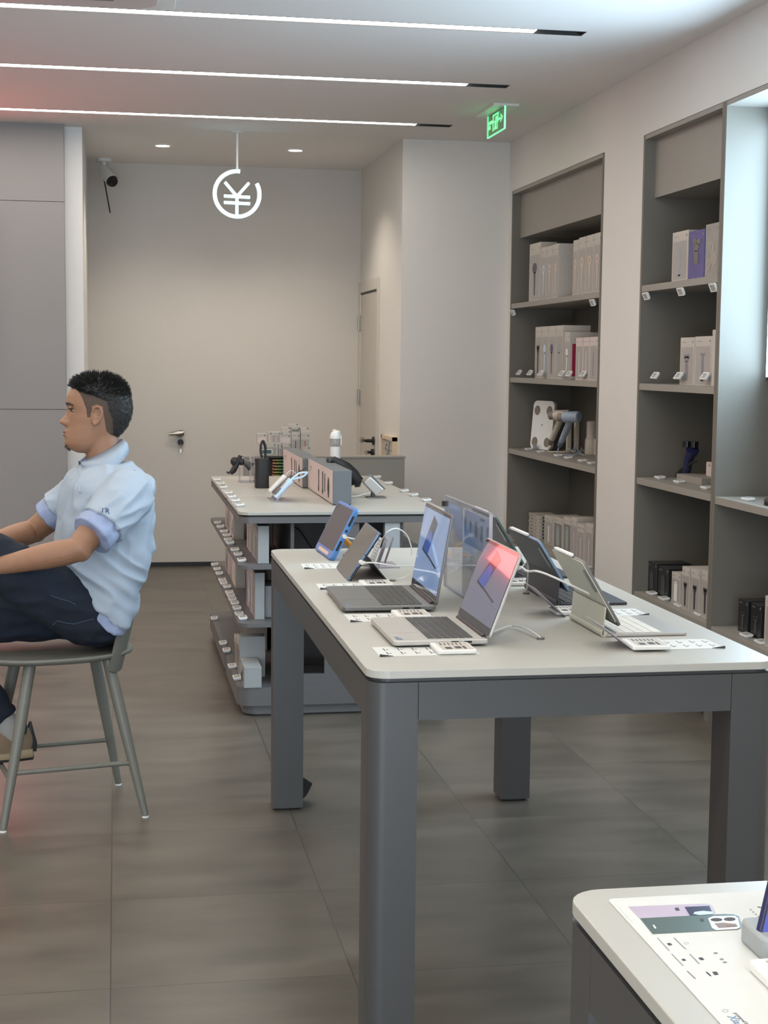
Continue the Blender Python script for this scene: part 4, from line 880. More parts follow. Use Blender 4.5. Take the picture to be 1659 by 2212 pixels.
# white bottle
pc = px(724, 1040, Z=ZT); Yb_ = pc.y
def qb(x, y): return q5(x, y, s=S6b, Y=Yb_)
xc = qb(355, 300).x; r_ = (qb(416, 400).x-qb(294, 400).x)/2
t = thing('water_bottle', 'white cordless water flosser with smoked tank standing behind the cartons', 'bottle', (xc, Yb_, ZT))
zA, zB, zC_, zD = qb(355, 358).z, qb(355, 262).z, qb(355, 240).z, qb(355, 165).z
b = MB(); b.lathe([(r_*.97, ZT), (r_, ZT+.004), (r_, zA)], (xc, Yb_), 32); b.build('body', M['white'], t, smooth=True)
b = MB(); b.lathe([(r_*.99, zA), (r_*.99, zB)], (xc, Yb_), 32); b.build('smoked_tank', M['frost'], t, smooth=True)
b = MB(); b.lathe([(r_*.45, zA), (r_*.5, zA+.01), (r_*.42, zB-.03), (r_*.2, zB-.028)], (xc, Yb_), 24); b.build('inner_cup', M['ink2'], t, smooth=True)
b = MB(); b.rings([[(xc+cx+rr*math.cos(2*PI*k/28), Yb_+rr*math.sin(2*PI*k/28), z) for k in range(28)] for rr, z, cx in ((r_*1.06, zB, 0), (r_*1.07, zC_, 0), (r_*.98, zC_+(zD-zC_)*.5, .002), (r_*.78, zC_+(zD-zC_)*.85, .006), (r_*.4, zD, .008))]); b.build('cap', M['white'], t, smooth=True)
b = MB(); b.box(xc+r_*.95, xc+r_*1.2, Yb_-.012, Yb_+.012, zB-.035, zC_+.008); b.ell((xc-.005, Yb_, zD), (.012, .012, .006)); b.build('catch', M['white'], t, bevel=.003)
# black folded bag/handle behind the carton
Yg = 7.15
def qg(x, y): return q5(x, y, s=S6b, Y=Yg)
t = thing('folded_gimbal', 'black crumpled strap-like device lying behind the nearer carton', 'gadget', (qg(500, 780).x, Yg, ZT))
b = MB(); b.tube([qg(265, 515), qg(330, 535), qg(420, 570), qg(490, 620), qg(560, 700), qg(600, 780)], [.014, .022, .024, .028, .034, .036], 12)
for v in range(len(b.v)):
    b.v[v] = b.v[v]+Vector((noise.noise(b.v[v]*40), noise.noise(b.v[v]*40+Vector((3, 1, 2))), noise.noise(b.v[v]*40+Vector((7, 5, 1)))))*.012
b.build('body', M['black'], t, smooth=True)
b = MB(); b.tube([qg(570, 700), qg(620, 750), qg(600, 810), qg(580, 822)], [.022, .028, .024, .012], 10); b.build('end_grip', M['blackgloss'], t, smooth=True)
b = MB(); b.tube([qg(275, 495), qg(300, 530)], [.015, .019], 12); b.build('clip', M['tableframe'], t, smooth=True)
# small tilted display/clock on a stand
b0 = q5(850, 975, s=S6b, Z=ZT); Yc = b0.y
def qc(x, y): return q5(x, y, s=S6b, Y=Yc)
t = thing('desk_clock', 'small square silver device tilted on a flat stand at the right of the gondola top', 'smart display', (b0.x, Yc, ZT))
x0_, x1_ = qc(738, 970).x, qc(962, 970).x
b = MB(); b.prism(rrect(x0_, x1_, Yc, Yc+.075, .006), ZT, ZT+.006); b.build('stand_plate', M['alugrey'], t)
b = MB(); b.tube([(qc(815, 940).x, Yc+.035, ZT+.006), (qc(822, 930).x, Yc+.035, qc(822, 915).z)], .010, 14); b.build('stand_neck', M['alugrey'], t, smooth=True)
quad = [qc(693, 790), qc(768, 712), qc(935, 870), qc(840, 945)]
b = MB(); b.prism([(v.x, v.z) for v in quad], Yc-.012, Yc+.075, 'y'); b.build('body', M['alusilver'], t, bevel=.004)
b = MB(); b.prism([(quad[1].x-.0005, quad[1].z), (quad[1].x+.012, quad[1].z+.004), (quad[2].x+.006, quad[2].z+.004), (quad[2].x-.001, quad[2].z-.002)], Yc-.010, Yc+.073, 'y'); b.build('dark_face', M['boxend2'], t)
b = MB(); b.tube(csp([qc(775, 910), qc(700, 925), qc(620, 948), qc(540, 950)]), .0025, 6); b.build('cable', M['cable'], t, smooth=True)

# ------------------------------------------------------------------ boxes stacked on the counter (top z .935)
SC = (430, 900, 6.144)
def cbox(xl, xr, yt, yb, Y, label, win='boxwin', kind=None, ink='ink', depth=.05, clock=False, carton='boxw'):
    a_, c_ = px(SC[0]+xl/SC[2], SC[1]+yt/SC[2], Y=Y), px(SC[0]+xr/SC[2], SC[1]+yb/SC[2], Y=Y)
    z0 = max(c_.z, .935); t = thing('small_retail_box', label, 'box', ((a_.x+c_.x)/2, Y, z0), 'small boxes stacked on the counter')
    w, h = c_.x-a_.x, a_.z-z0
    b = MB(); b.box(a_.x+.0008, c_.x-.0008, Y, Y+depth, z0, a_.z-.0008); b.build('carton', M[carton], t, bevel=.001)
    if win: b = MB(); b.quad((a_.x+w*.08, Y-.0006, z0+h*.06), (c_.x-w*.08, Y-.0006, z0+h*.06), (c_.x-w*.08, Y-.0006, z0+h*.68), (a_.x+w*.08, Y-.0006, z0+h*.68)); b.build('printed_panel', M[win], t)
    b = MB(); b.box(a_.x+w*.15, a_.x+w*.5, Y-.001, Y, z0+h*.84, z0+h*.86); b.add([(c_.x-w*.18+.006*math.cos(k*PI/5), Y-.001, z0+h*.84+.006*math.sin(k*PI/5)) for k in range(10)], [tuple(range(10))]); b.build('label_print', M['ink2'], t)
    if kind == 'stick': b = MB(); b.box(a_.x+w*.44, a_.x+w*.52, Y-.0014, Y-.0008, z0+h*.08, z0+h*.62); b.build('product_picture', M[ink], t)
    if clock:
        b = MB(); b.prism(rrect(a_.x+w*.1, c_.x-w*.1-w*.2, z0+h*.12, z0+h*.52, .006), Y-.003, Y, 'y'); b.build('clock_frame', M['white'], t)
        b = MB(); b.box(a_.x+w*.15, c_.x-w*.15-w*.2, Y-.0036, Y-.003, z0+h*.17, z0+h*.47); b.build('clock_face', M['green'], t)
    return t
C_ = [(772, 892, 225, 372, 9.06, 'pale box high at the left end of the counter stack', 'boxpink', None, 'ink'),
      (806, 950, 328, 382, 9.055, 'low white box lid just above the clock box, left end of the counter stack', None, None, 'ink'),
      (918, 960, 203, 345, 9.05, 'narrow white box edge left of the pale picture box in the counter stack', None, None, 'ink'),
      (960, 1095, 203, 345, 9.04, 'white box with faded panel and blue dot in the counter stack', 'boxwin', 'stick', 'boxpink'),
      (1070, 1222, 243, 350, 9.03, 'wide white box with brown dot in the middle of the counter stack', 'boxpink', None, 'ink'),
      (1105, 1222, 193, 242, 9.035, 'small flat white box lying on the wide white one', None, None, 'ink'),
      (1097, 1222, 143, 194, 9.05, 'pale box peeking over the flat white one at the back of the stack', None, None, 'ink'),
      (1175, 1330, 100, 143, 9.06, 'topmost flat pale box of the whole counter stack', None, None, 'ink'),
      (1226, 1342, 203, 520, 9.02, 'tall white box picturing a black pen, standing in the counter stack', 'boxwin', 'stick', 'black'),
      (1350, 1468, 203, 520, 9.02, 'tall white box picturing a red pen, right end of the counter stack', 'boxwin', 'stick', 'red_p'),
      (1226, 1342, 150, 203, 9.04, 'open-topped white box above the black pen box', 'boxwin2', None, 'ink'),
      (1345, 1460, 150, 203, 9.04, 'pale box above the red pen box', None, None, 'ink'),
      (1378, 1474, 398, 520, 9.005, 'small white box in front of the red pen box', None, None, 'ink')]
M['red_p'] = P('red_print', (.45, .05, .04), .4)
for a in C_: cbox(*a[:6], win=a[6], kind=a[7], ink=a[8])
cbox(800, 1048, 352, 520, 9.015, 'grey box with a white square clock picture, front left of the counter stack', win='boxg', clock=True)
cbox(1108, 1222, 350, 520, 9.015, 'grey box with half a clock picture, front middle of the counter stack', win='boxg', clock=True)
cbox(1052, 1102, 375, 520, 9.02, 'slim white box picturing a black object between the two clock boxes', kind='stick', ink='black')

# ------------------------------------------------------------------ things on the laptop table (top z .87)
def laptop(name_lab, x, y, th, w, d, lean, h, bodym, scrm, kb='keys'):
    t = thing('laptop', name_lab, 'laptop', (0, 0, 0), 'open laptops')
    b = MB(); b.prism(rrect(-d, 0, -w/2, w/2, (.014, .004, .004, .014)), .005, .0165); bs = b.build('base', M[bodym], t, bevel=.0025)
    b = MB()
    for sx in (-d+.02, -.03):
        for sy in (-w/2+.03, w/2-.03): b.box(sx-.01, sx+.01, sy-.02, sy+.02, 0, .005)
    b.build('rubber_foot', M['black'], bs)
    b = MB(); nr, nc = 6, 15; ky = w*.88; kx = .105; x0_ = -.135
    b.box(x0_-.003, x0_+kx+.003, -ky/2-.003, ky/2+.003, .0165, .0168); b.build('keyboard_well', M[bodym], bs)
    b = MB()
    for r in range(nr):
        for c in range(nc):
            if r == 0 and 4 <= c <= 8: continue
            a = x0_+kx*r/nr; cc = -ky/2+ky*c/nc; b.box(a+.0012, a+kx/nr-.0012, cc+.0012, cc+ky/nc-.0012, .0165, .0181)
    b.box(x0_+.0012, x0_+kx/nr-.0012, -ky/2+ky*4/nc+.001, -ky/2+ky*9/nc-.001, .0165, .0181); b.build('keyboard', M['keys'] if kb == 'keys' else M[kb], bs)
    b = MB(); b.box(-d+.015, -.145, -.065, .065, .0165, .0168); b.build('touchpad', M[bodym], bs)
    b = MB(); b.box(-d+.01, -d+.024, -w/2+.012, -w/2+.035, .0165, .0169); b.box(-d+.01, -d+.02, -w/2+.042, -w/2+.05, .0165, .0169); b.build('sticker', M['blueedge'], bs)
    b = MB(); b.box(-.085, -.068, -w/2-.0004, -w/2+.001, .0085, .0135); b.box(-.055, -.038, -w/2-.0004, -w/2+.001, .0085, .0135); b.build('port', M['black'], bs)
    b = MB(); b.cyl((-.004, -w*.42, .016), (-.004, w*.42, .016), .006); b.build('hinge', M['black'], bs, smooth=True)
    Ts = Matrix.Translation((-.001, 0, .017)) @ Matrix.Rotation(lean, 4, 'Y')
    b = MB(); b.T = Ts; b.prism(rrect(-w/2, w/2, 0, h, .009), 0, .006, 'x'); ld = b.build('lid', M[bodym], t, bevel=.0012)
    b = MB(); b.T = Ts; b.prism(rrect(-w/2+.003, w/2-.003, .004, h-.003, .007), -.0004, 0, 'x'); b.build('bezel', M['glassblk'], ld)
    b = MB(); b.T = Ts; b.quad((-.0008, -w/2+.006, .022), (-.0008, w/2-.006, .022), (-.0008, w/2-.006, h-.010), (-.0008, -w/2+.006, h-.010)); b.build('display', scrm, ld)
    def uv(u, v): return (-.0012, w/2-.006-u*(w-.012), .022+v*(h-.032))
    b = MB(); b.T = Ts; b.add([uv(.42, .95), uv(.60, .86), uv(.42, .40), uv(.19, .46)], [(0, 1, 2, 3)]); b.add([uv(.18, .47), uv(.20, .43), uv(.50, .375), uv(.80, .30), uv(.82, .325), uv(.46, .415)], [tuple(range(6))]); b.build('laptop_picture', M['scr_dark'], ld)
    b = MB(); b.T = Ts; q = lambda u, v: (-.0015, *uv(u, v)[1:])
    b.add([q(.215, .465), q(.27, .60), q(.34, .70), q(.43, .745), q(.51, .68), q(.49, .56), q(.43, .415)], [tuple(range(7))]); b.build('blue_glow_picture', M['scr_blue'], ld)
    return place(t, (x, y, ZT), th)
laptop('open grey laptop with pale blue screen, the farther one of the two', .797, 3.925, math.radians(-1.1), .362, .238, math.radians(9.7), .232, 'alugrey', M['scrA'])
laptop('open silver laptop whose screen reflects red light, the nearer one', .815, 3.430, 0, .318, .216, math.radians(20.5), .204, 'alusilver', M['scrB'])
def zedge(b, T_): b.T = T_; return b
# blue cased tablet
th = math.radians(92.3-90); T_ = Matrix.Translation((.665-.145*math.sin(th), 4.754+.1445*math.cos(th), ZT+.002)) @ Matrix.Rotation(th, 4, 'Z') @ Matrix.Rotation(math.radians(26.6), 4, 'Y')
t = thing('cased_tablet', 'small tablet in a bright blue rubber case leaning back on an orange kickstand', 'tablet', (.70, 4.90, ZT), 'tablets on the laptop table')
w, h = .289, .184
b = zedge(MB(), T_); b.prism(rrect(-w/2, w/2, 0, h, .016), -.004, .014, 'x'); cs = b.build('case', M['bluecase'], t, bevel=.005)
b = zedge(MB(), T_); b.prism(rrect(-w/2+.012, w/2-.012, .028, h-.010, .006), -.0046, -.004, 'x'); b.build('screen', M['glassblk'], t)
b = zedge(MB(), T_); b.prism(rrect(-.085, .085, .008, .019, .005), -.0046, -.004, 'x'); b.build('front_slot', M['wood'], cs)
b = zedge(MB(), T_); b.box(-.0002, .0075, -w/2-.0006, -w/2+.002, .035, .070); b.box(-.0002, .0075, -w/2-.0006, -w/2+.002, .122, .157)
b.cyl((.004, -w/2-.0006, .105), (.004, -w/2+.002, .105), .0045); b.build('side_cutout', M['black'], cs)
b = MB(); b.tube([(.735, 4.79, ZT+.05), (.76, 4.78, ZT+.009), (.71, 4.775, ZT+.009)], [.009, .010, .010], 10); b.tube([(.735, 4.99, ZT+.05), (.775, 4.99, ZT+.009), (.76, 4.78, ZT+.009)], [.009, .010, .010], 10); b.build('kickstand', M['orange'], t, smooth=True)
pl = T_ @ Vector((.004, -w/2-.004, .088))
cb = thing('charging_cable', 'white charging cable plugged into the side of the blue cased tablet', 'cable', (pl.x+.03, pl.y, pl.z-.03), 'white cables on the laptop table')
b = MB(); b.cyl(pl+Vector((0, .004, 0)), pl+Vector((0, -.014, 0)), .0065); b.build('plug', M['cable'], cb, smooth=True)
e1 = px(932, 1202, Z=ZT)
b = MB(); b.tube(csp([pl+Vector((0, -.012, 0)), pl+Vector((.025, -.022, -.006)), px(783, 1165, Y=4.65), px(805, 1180, Y=4.62), px(825, 1165, Y=4.6), px(838, 1148, Y=4.58), px(858, 1142, Y=4.62), px(878, 1155, Y=4.66), px(888, 1180, Y=4.68), px(889, 1199, Y=4.69)]), .0021, 8); b.build('cord', M['cable'], cb, smooth=True)
# dark tablet on its black stand
th = math.radians(88.5-90); T_ = Matrix.Translation((.655, 4.306+.1405, ZT+.002)) @ Matrix.Rotation(th, 4, 'Z') @ Matrix.Rotation(math.radians(33), 4, 'Y')
t = thing('dark_tablet', 'dark grey tablet with blank screen leaning on a black folding stand', 'tablet', (.70, 4.45, ZT), 'tablets on the laptop table')
w, h = .281, .166
b = zedge(MB(), T_); b.prism(rrect(-w/2, w/2, 0, h, .010), 0, .007, 'x'); b.build('body', M['blueedge'], t, bevel=.0015)
b = zedge(MB(), T_); b.prism(rrect(-w/2+.002, w/2-.002, .002, h-.002, .009), -.0006, 0, 'x'); b.build('screen', M['glassblk'], t)
b = zedge(MB(), T_); b.prism(rrect(-w/2-.001, w/2+.001, -.001, h+.001, .011), .007, .010, 'x'); b.build('back_cover', M['black'], t)
b = zedge(MB(), T_); b.box(.002, .005, -w/2-.0006, -w/2+.001, .012, .05); b.cyl((.0035, -w/2-.0006, .09), (.0035, -w/2+.001, .09), .0022); b.build('side_port', M['black'], t)
b = MB(); bt = T_ @ Vector((.010, 0, .085)); b.add([(bt.x, 4.31, bt.z), (bt.x, 4.58, bt.z), (bt.x+.055, 4.58, ZT+.001), (bt.x+.055, 4.31, ZT+.001), (bt.x+.004, 4.31, bt.z), (bt.x+.004, 4.58, bt.z), (bt.x+.06, 4.58, ZT+.001), (bt.x+.06, 4.31, ZT+.001)], [(0, 1, 2, 3), (4, 7, 6, 5), (0, 3, 7, 4), (1, 5, 6, 2), (0, 4, 5, 1), (3, 2, 6, 7)]); b.build('folding_stand', M['black'], t)
pl = T_ @ Vector((.0035, -w/2-.004, .066))
cb = thing('charging_cable', 'white charging cable plugged into the side of the dark grey tablet', 'cable', (pl.x+.05, pl.y, pl.z-.05), 'white cables on the laptop table')
b = MB(); b.cyl(pl+Vector((0, .004, 0)), pl+Vector((.002, -.014, 0)), .0065); b.build('plug', M['cable'], cb, smooth=True)
b = MB(); b.tube(csp([pl+Vector((.002, -.012, 0)), px(812, 1216, Y=4.25), px(850, 1222, Y=4.26), px(885, 1223, Y=4.3), px(905, 1219, Y=4.33), px(930, 1212, Y=4.45), (e1.x+.03, e1.y-.1, ZT+.003)]), .0021, 8); b.build('cord', M['cable'], cb, smooth=True)
# holder with three upright cards
Yk = 4.60; X_a = px(806, 1226, Z=ZT)
t = thing('card_holder', 'clear acrylic holder between the dark tablet and the farther laptop', 'holder', (X_a.x+.03, X_a.y, ZT))
b = MB(); b.box(X_a.x-.012, X_a.x+.08, X_a.y-.02, X_a.y+.12, ZT, ZT+.003); b.box(X_a.x-.012, X_a.x-.010, X_a.y-.02, X_a.y+.12, ZT+.003, ZT+.03); b.build('base', M['acrylic_edge'], t)
for i in range(3):
    T_ = Matrix.Translation((X_a.x+.002+i*.022, X_a.y+.012+.02*i, ZT+.004)) @ Matrix.Rotation(math.radians(19), 4, 'Y') @ Matrix.Rotation(math.radians(-4*i), 4, 'Z')
    cdt = thing('price_card', 'pale violet printed price card in the clear holder, %s from the left' % ORD[i], 'card', (X_a.x+.02*i, X_a.y, ZT+.003), 'cards in the clear holder')
    b = zedge(MB(), T_); b.prism(rrect(0, .085, 0, .088, .004), 0, .0012, 'x'); b.build('card', M['card'] if i else M['paper'], cdt)
    b = zedge(MB(), T_)
    for k in range(6): b.box(-.0004, 0, .012, .07-.006*(k % 3), .015+.010*k, .017+.010*k)
    b.box(-.0004, 0, .02, .07, .074, .080); b.build('printing', M['ink2'], cdt)
# grey puck next to them
q = px(786, 1212, Z=ZT)
# right row: tablets in keyboard covers
def cover_tablet(y0, y1, xb, hinge, top, bot, kx, mats, label, pen_label):
    cover, edge, keys, kbd = mats
    t = thing('keyboard_tablet', label, 'tablet', ((xb+kx)/2, (y0+y1)/2, ZT), 'tablets in keyboard covers')
    W_ = y1-y0; ym = (y0+y1)/2
    b = MB(); b.prism(rrect(xb, kx, y0, y1, .008), ZT+.001, ZT+.007); kb_ = b.build('keyboard_deck', M[kbd], t, bevel=.001)
    b = MB(); nr, nc = 5, 13; a0, a1 = bot[0]-.004, kx-.058
    for r in range(nr):
        for c in range(nc):
            xa = a0+(a1-a0)*r/nr; ya_ = y0+.012+(W_-.024)*c/nc
            b.box(xa+.001, xa+(a1-a0)/nr-.001, ya_+.001, ya_+(W_-.024)/nc-.001, ZT+.007, ZT+.0084)
    b.build('keys', M[keys], kb_)
    fl = MB(); P0, P1 = Vector((xb, 0, ZT+.004)), Vector((hinge[0], 0, hinge[1]))
    T_ = Matrix.Translation((xb, ym, ZT+.004)) @ Matrix.Rotation(math.atan2(hinge[0]-xb, hinge[1]-ZT-.004), 4, 'Y')
    fl.T = T_; fl.box(-.003, .001, -W_/2, W_/2, 0, (P1-P0).length); fl.build('lower_flap', M[cover], t, bevel=.001)
    b = MB(); b.cyl((xb+.002, y0, ZT+.0085), (xb+.002, y1, ZT+.0085), .0085, n=16); b.build('spine', M[cover], t, smooth=True)
    up = Vector((top[0]-bot[0], 0, top[1]-bot[1])); L_ = up.length
    T_ = Matrix.Translation((bot[0], ym, bot[1])) @ Matrix.Rotation(math.atan2(up.x, up.z), 4, 'Y')
    b = zedge(MB(), T_); b.prism(rrect(-W_/2, W_/2, 0, L_, .012), 0, .0065, 'x'); b.build('tablet_body', M[edge], t, smooth=True, bevel=.001)
    b = zedge(MB(), T_); b.prism(rrect(-W_/2+.003, W_/2-.003, .003, L_-.003, .010), .0065, .0070, 'x'); b.build('screen', M['glassblk'], t)
    b = zedge(MB(), T_); b.prism(rrect(-W_/2, W_/2, .012, L_-.001, .010), -.0022, 0, 'x'); bc = b.build('back_cover', M[cover], t)
    b = zedge(MB(), T_); b.prism(rrect(-W_/2+.008, -W_/2+.030, L_-.085, L_-.022, .010), -.0045, -.0022, 'x'); b.build('camera_island', M['alugrey'], bc, bevel=.001)
    b = zedge(MB(), T_); b.box(-.003, -.0022, -.02, -.008, .03, .036); b.build('badge', M['alugrey'], bc)
    pn = thing('stylus_pen', pen_label, 'stylus', (top[0], ym, top[1]), 'white styluses on the tablets')
    b = zedge(MB(), T_); zc_ = L_+.0052; b.tube([(.002, -W_*.19, zc_), (.002, -W_*.18, zc_), (.002, W_*.32, zc_), (.002, W_*.40, zc_)], [.0028, .0048, .0048, .0015], 14); b.build('barrel', M['white'], pn, smooth=True)
    b = zedge(MB(), T_); b.tube([(.002, W_*.40, zc_), (.002, W_*.42, zc_)], [.0016, .0006], 8); b.build('tip', M['ink2'], pn, smooth=True)
    return t
cover_tablet(3.349, 3.60, 1.107, (1.113, .940), (1.053, 1.047), (1.146, .893), 1.312, ('cream', 'alugrey', 'keyswhite', 'alusilver'), 'tablet in a cream keyboard cover with white keys, nearest of its row', 'white stylus on top of the cream covered tablet')
cover_tablet(3.80, 4.11, 1.130, (1.135, .943), (1.073, 1.042), (1.160, .905), 1.322, ('darkcover', 'blueedge', 'keys', 'darkcover'), 'tablet in a dark keyboard cover with blue edge, middle of its row', 'white stylus on top of the dark blue-edged tablet')
cover_tablet(4.30, 4.60, 1.150, (1.152, .943), (1.085, 1.052), (1.175, .905), 1.330, ('darkcover', 'green', 'keys', 'darkcover'), 'tablet in a black keyboard cover, farthest of its row and partly hidden', 'white stylus on top of the farthest black tablet')
# folded violet-grey cards leaning behind tags
for lab, pts in (('violet-grey folded card leaning beside the cream tablet, the nearer one', ((1296, 1350), (1366, 1402), 3.19)), ('violet-grey folded card between the dark and the cream tablets', ((1156, 1272), (1222, 1327), 3.63))):
    Yn = pts[2]; a_ = px(*pts[0], Y=Yn); c_ = px(*pts[1], Y=Yn); c_.z = ZT+.001
    b = MB(); b.add([a_, a_+Vector((.002, .11, 0)), c_+Vector((.004, .11, 0)), c_, a_+Vector((.001, 0, .001)), a_+Vector((.003, .11, .001)), c_+Vector((.0055, .11, 0)), c_+Vector((.0015, 0, 0))], [(0, 1, 2, 3), (4, 7, 6, 5), (0, 3, 7, 4), (1, 5, 6, 2), (0, 4, 5, 1), (3, 2, 6, 7)])
    single(b, 'folded_card', M['card'], lab, 'card', 'folded cards')
# large electronic tags and printed sheets
def big_tag(x, y, rz, label, w=.098, d=.086, ry=.0, dz=0):
    t = thing('shelf_label', label, 'price tag', (0, 0, 0), 'large electronic price tags on the laptop table')
    b = MB(); b.prism(rrect(-d/2, d/2, -w/2, w/2, .006), .001, .010); b.build('frame', M['white'], t, bevel=.002)
    b = MB(); b.box(-d/2+.012, d/2-.005, -w/2+.008, w/2-.008, .010, .0104); s_ = b.build('display', M['boxw'], t)
    b = MB()
    for k in range(6): b.box(-d/2+.018+.009*k, -d/2+.021+.009*k, .012, w/2-.014-.003*(k % 2), .0104, .0107)
    b.box(0, .014, -.030, -.006, .0104, .0107); b.box(.018, .024, -.034, -.004, .0104, .0107); b.box(-.022, -.008, -.034, -.012, .0104, .0107); b.build('printing', M['ink'], s_)
    return place(t, (x, y, ZT+dz), rz, ry=ry)
big_tag(.724, 3.226, 0, 'white electronic price tag in front of the nearer silver laptop', dz=.001)
big_tag(.719, 3.686, 0, 'white electronic price tag between the two laptops')
big_tag(.720, 4.216, 0, 'white electronic price tag between the dark tablet and the farther laptop')
big_tag(1.160, 3.208, -.05, 'white electronic price tag standing on the nearer folded card', dz=.004)
big_tag(1.130, 4.130+.08, 0, 'white electronic price tag behind the dark blue-edged tablet')
big_tag(1.128, 3.70, 0, 'white electronic price tag between the cream and dark tablets')
big_tag(.76, 4.665, 0, 'white electronic price tag behind the dark tablet near the card holder', w=.08, d=.07)
def sheet(x0, x1, y0, y1, label, flip=False):
    t = thing('spec_sheet', label, 'paper', ((x0+x1)/2, (y0+y1)/2, ZT), 'printed specification sheets')
    b = MB(); b.box(x0, x1, y0, y1, ZT+.0002, ZT+.0008); b.build('paper', M['paper'], t)
    b = MB(); n = 4; L_ = x1-x0; z = ZT+.0008
    s0, s1 = (x0, x0+L_*.62) if not flip else (x0+L_*.38, x1)
    for r in range(2):
        for k in range(n):
            xx = s0+(s1-s0)*(k+.7)/(n+.3); yy_ = y0+(y1-y0)*(.30+.38*r); b.box(xx-.0012, xx+.0012, yy_-.012, yy_+.016, z, z+.0002); b.box(xx+.004, xx+.009, yy_-.002, yy_+.003, z, z+.0002)
    xx = x0+L_*.74 if not flip else x0+L_*.2
    for k in range(3): b.box(xx+.004*k, xx+.004*k+.0018, y0+.015, y1-.03-.01*k, z, z+.0002)
    b.build('printing', M['ink'], t)
    c = x0 if not flip else x1; sgn = 1 if not flip else -1
    b = MB(); b.tube([(c, y0+.001, ZT+.003), (c+sgn*.03, y0+.001, ZT+.001)], [.003, .0006], 8); b.build('curled_corner', M['ink'], t, smooth=True)
    return t
sheet(.553, .775, 3.178, 3.288, 'white specification sheet under the front of the nearer laptop')
sheet(.556, .76, 3.618, 3.732, 'white specification sheet between the two laptops')
sheet(.553, .75, 4.152, 4.262, 'white specification sheet in front of the dark tablet')
sheet(.560, .72, 4.574, 4.692, 'white specification sheet in front of the blue cased tablet')
sheet(1.125, 1.338, 3.185, 3.300, 'white specification sheet with curled corner in front of the cream tablet', True)
sheet(1.13, 1.320, 3.632, 3.738, 'white specification sheet in front of the dark blue-edged tablet', True)
# upright acrylic sign
A_, B_ = Vector((.922, 4.244, ZT)), Vector((.905, 3.85, ZT)); Xs = .915
t = thing('acrylic_sign', 'large clear acrylic sign holder with a printed tablet leaflet between the laptops and tablets', 'sign holder', (Xs, 4.05, ZT))
tz = px(963, 1072, X=Xs); tn = px(1059.5, 1110, X=Xs); zt_ = (tz.z+tn.z)/2
ya, yb_ = tn.y, tz.y
b = MB(); b.box(Xs-.003, Xs-.001, ya, yb_, ZT+.002, zt_); b.box(Xs+.004, Xs+.006, ya, yb_, ZT+.002, zt_); b.build('panel', M['acrylic'], t)
b = MB(); b.box(Xs-.003, Xs+.006, ya-.001, ya+.003, ZT, zt_); b.box(Xs-.003, Xs+.006, ya, yb_, zt_-.002, zt_+.002); b.box(Xs-.003, Xs+.006, ya, yb_, ZT, ZT+.003); b.box(Xs-.003, Xs+.006, yb_-.002, yb_, ZT, zt_); b.build('edge', M['acrylic_edge'], t)
l0, l1 = px(1000, 1100, X=Xs).y, ya+.008
zb_ = px(1055, 1200, X=Xs).z
b = MB(); b.box(Xs+.0005, Xs+.002, l1, l0, ZT+.01, zt_-.012); lf = b.build('leaflet', M['leaflet'], t)
b = MB(); b.box(Xs+.0001, Xs+.0004, l1, l0-.02, zb_, zt_-.014); b.build('blue_picture_area', M['leafblue'], lf)
b = MB()
for k in range(5):
    yk_ = l0-.03-(l0-l1-.05)*k/4; b.box(Xs-.0004, Xs, yk_-.011, yk_+.009, zt_-.075-.006*(k % 2), zt_-.035-.004*(k % 2))
b.box(Xs-.0004, Xs, l1+.05, l1+.10, zt_-.026, zt_-.020)
for r in range(7):
    for k in range(4): yk_ = l0-.03-(l0-l1-.06)*k/3; b.box(Xs-.0004, Xs, yk_-.012, yk_+.010, zb_-.006-.011*r, zb_-.0045-.011*r)
b.build('printing', M['blueedge'], lf)
b = MB(); b.box(Xs-.010, Xs+.008, yb_-.003, yb_+.009, zt_-.03, zt_-.014); b.build('black_clip', M['black'], t, bevel=.002)
def cable(label, pts, r=.0022, plug=True):
    t = thing('cable', label, 'cable', tuple(Vector(pts[0])), 'white cables on the laptop table')
    ps = [Vector(p) for p in pts]; out = []
    for i in range(len(ps)-1):
        p0, p1, p2, p3 = ps[max(i-1, 0)], ps[i], ps[i+1], ps[min(i+2, len(ps)-1)]
        for k in range(6):
            s = k/6; out.append(.5*((2*p1)+(p2-p0)*s+(2*p0-5*p1+4*p2-p3)*s*s+(-p0+3*p1-3*p2+p3)*s**3))
    out.append(ps[-1]); b = MB(); b.tube(out, r, 8); b.build('cord', M['cable'], t, smooth=True)
    b = MB(); b.cyl(ps[-1]+Vector((0, 0, -.002)), ps[-1]+Vector((0, 0, .002)), .009); b.build('grommet', M['alugrey'], t)
    return t
g_ = px(1168, 1381, Z=ZT)
cable('white cable from the nearer laptop into a small hole in the table top', [(.822, 3.34, ZT+.012), px(1100, 1353, Z=ZT+.006), px(1130, 1356, Z=ZT+.012), px(1155, 1368, Z=ZT+.010), (g_.x, g_.y, ZT+.002)])
g_ = px(1137, 1283, Z=ZT)
cable('white cable hanging down beside the black tablets into the table top', [px(1090, 1225, Y=3.9), px(1120, 1230, Y=3.85), px(1139, 1215, Y=3.9), px(1140, 1250, Y=3.95), (g_.x, g_.y, ZT+.002)])
g_ = px(1090, 1282, Z=ZT)
cable('white cable strung between the nearer laptop and the cream tablet', [(1.150, 3.44, .935), px(1180, 1240, Y=3.5), px(1140, 1234, Y=3.55), px(1118, 1228, Y=3.6), (g_.x, g_.y, ZT+.002)], r=.0026)
g_ = px(848, 1255, Z=ZT)
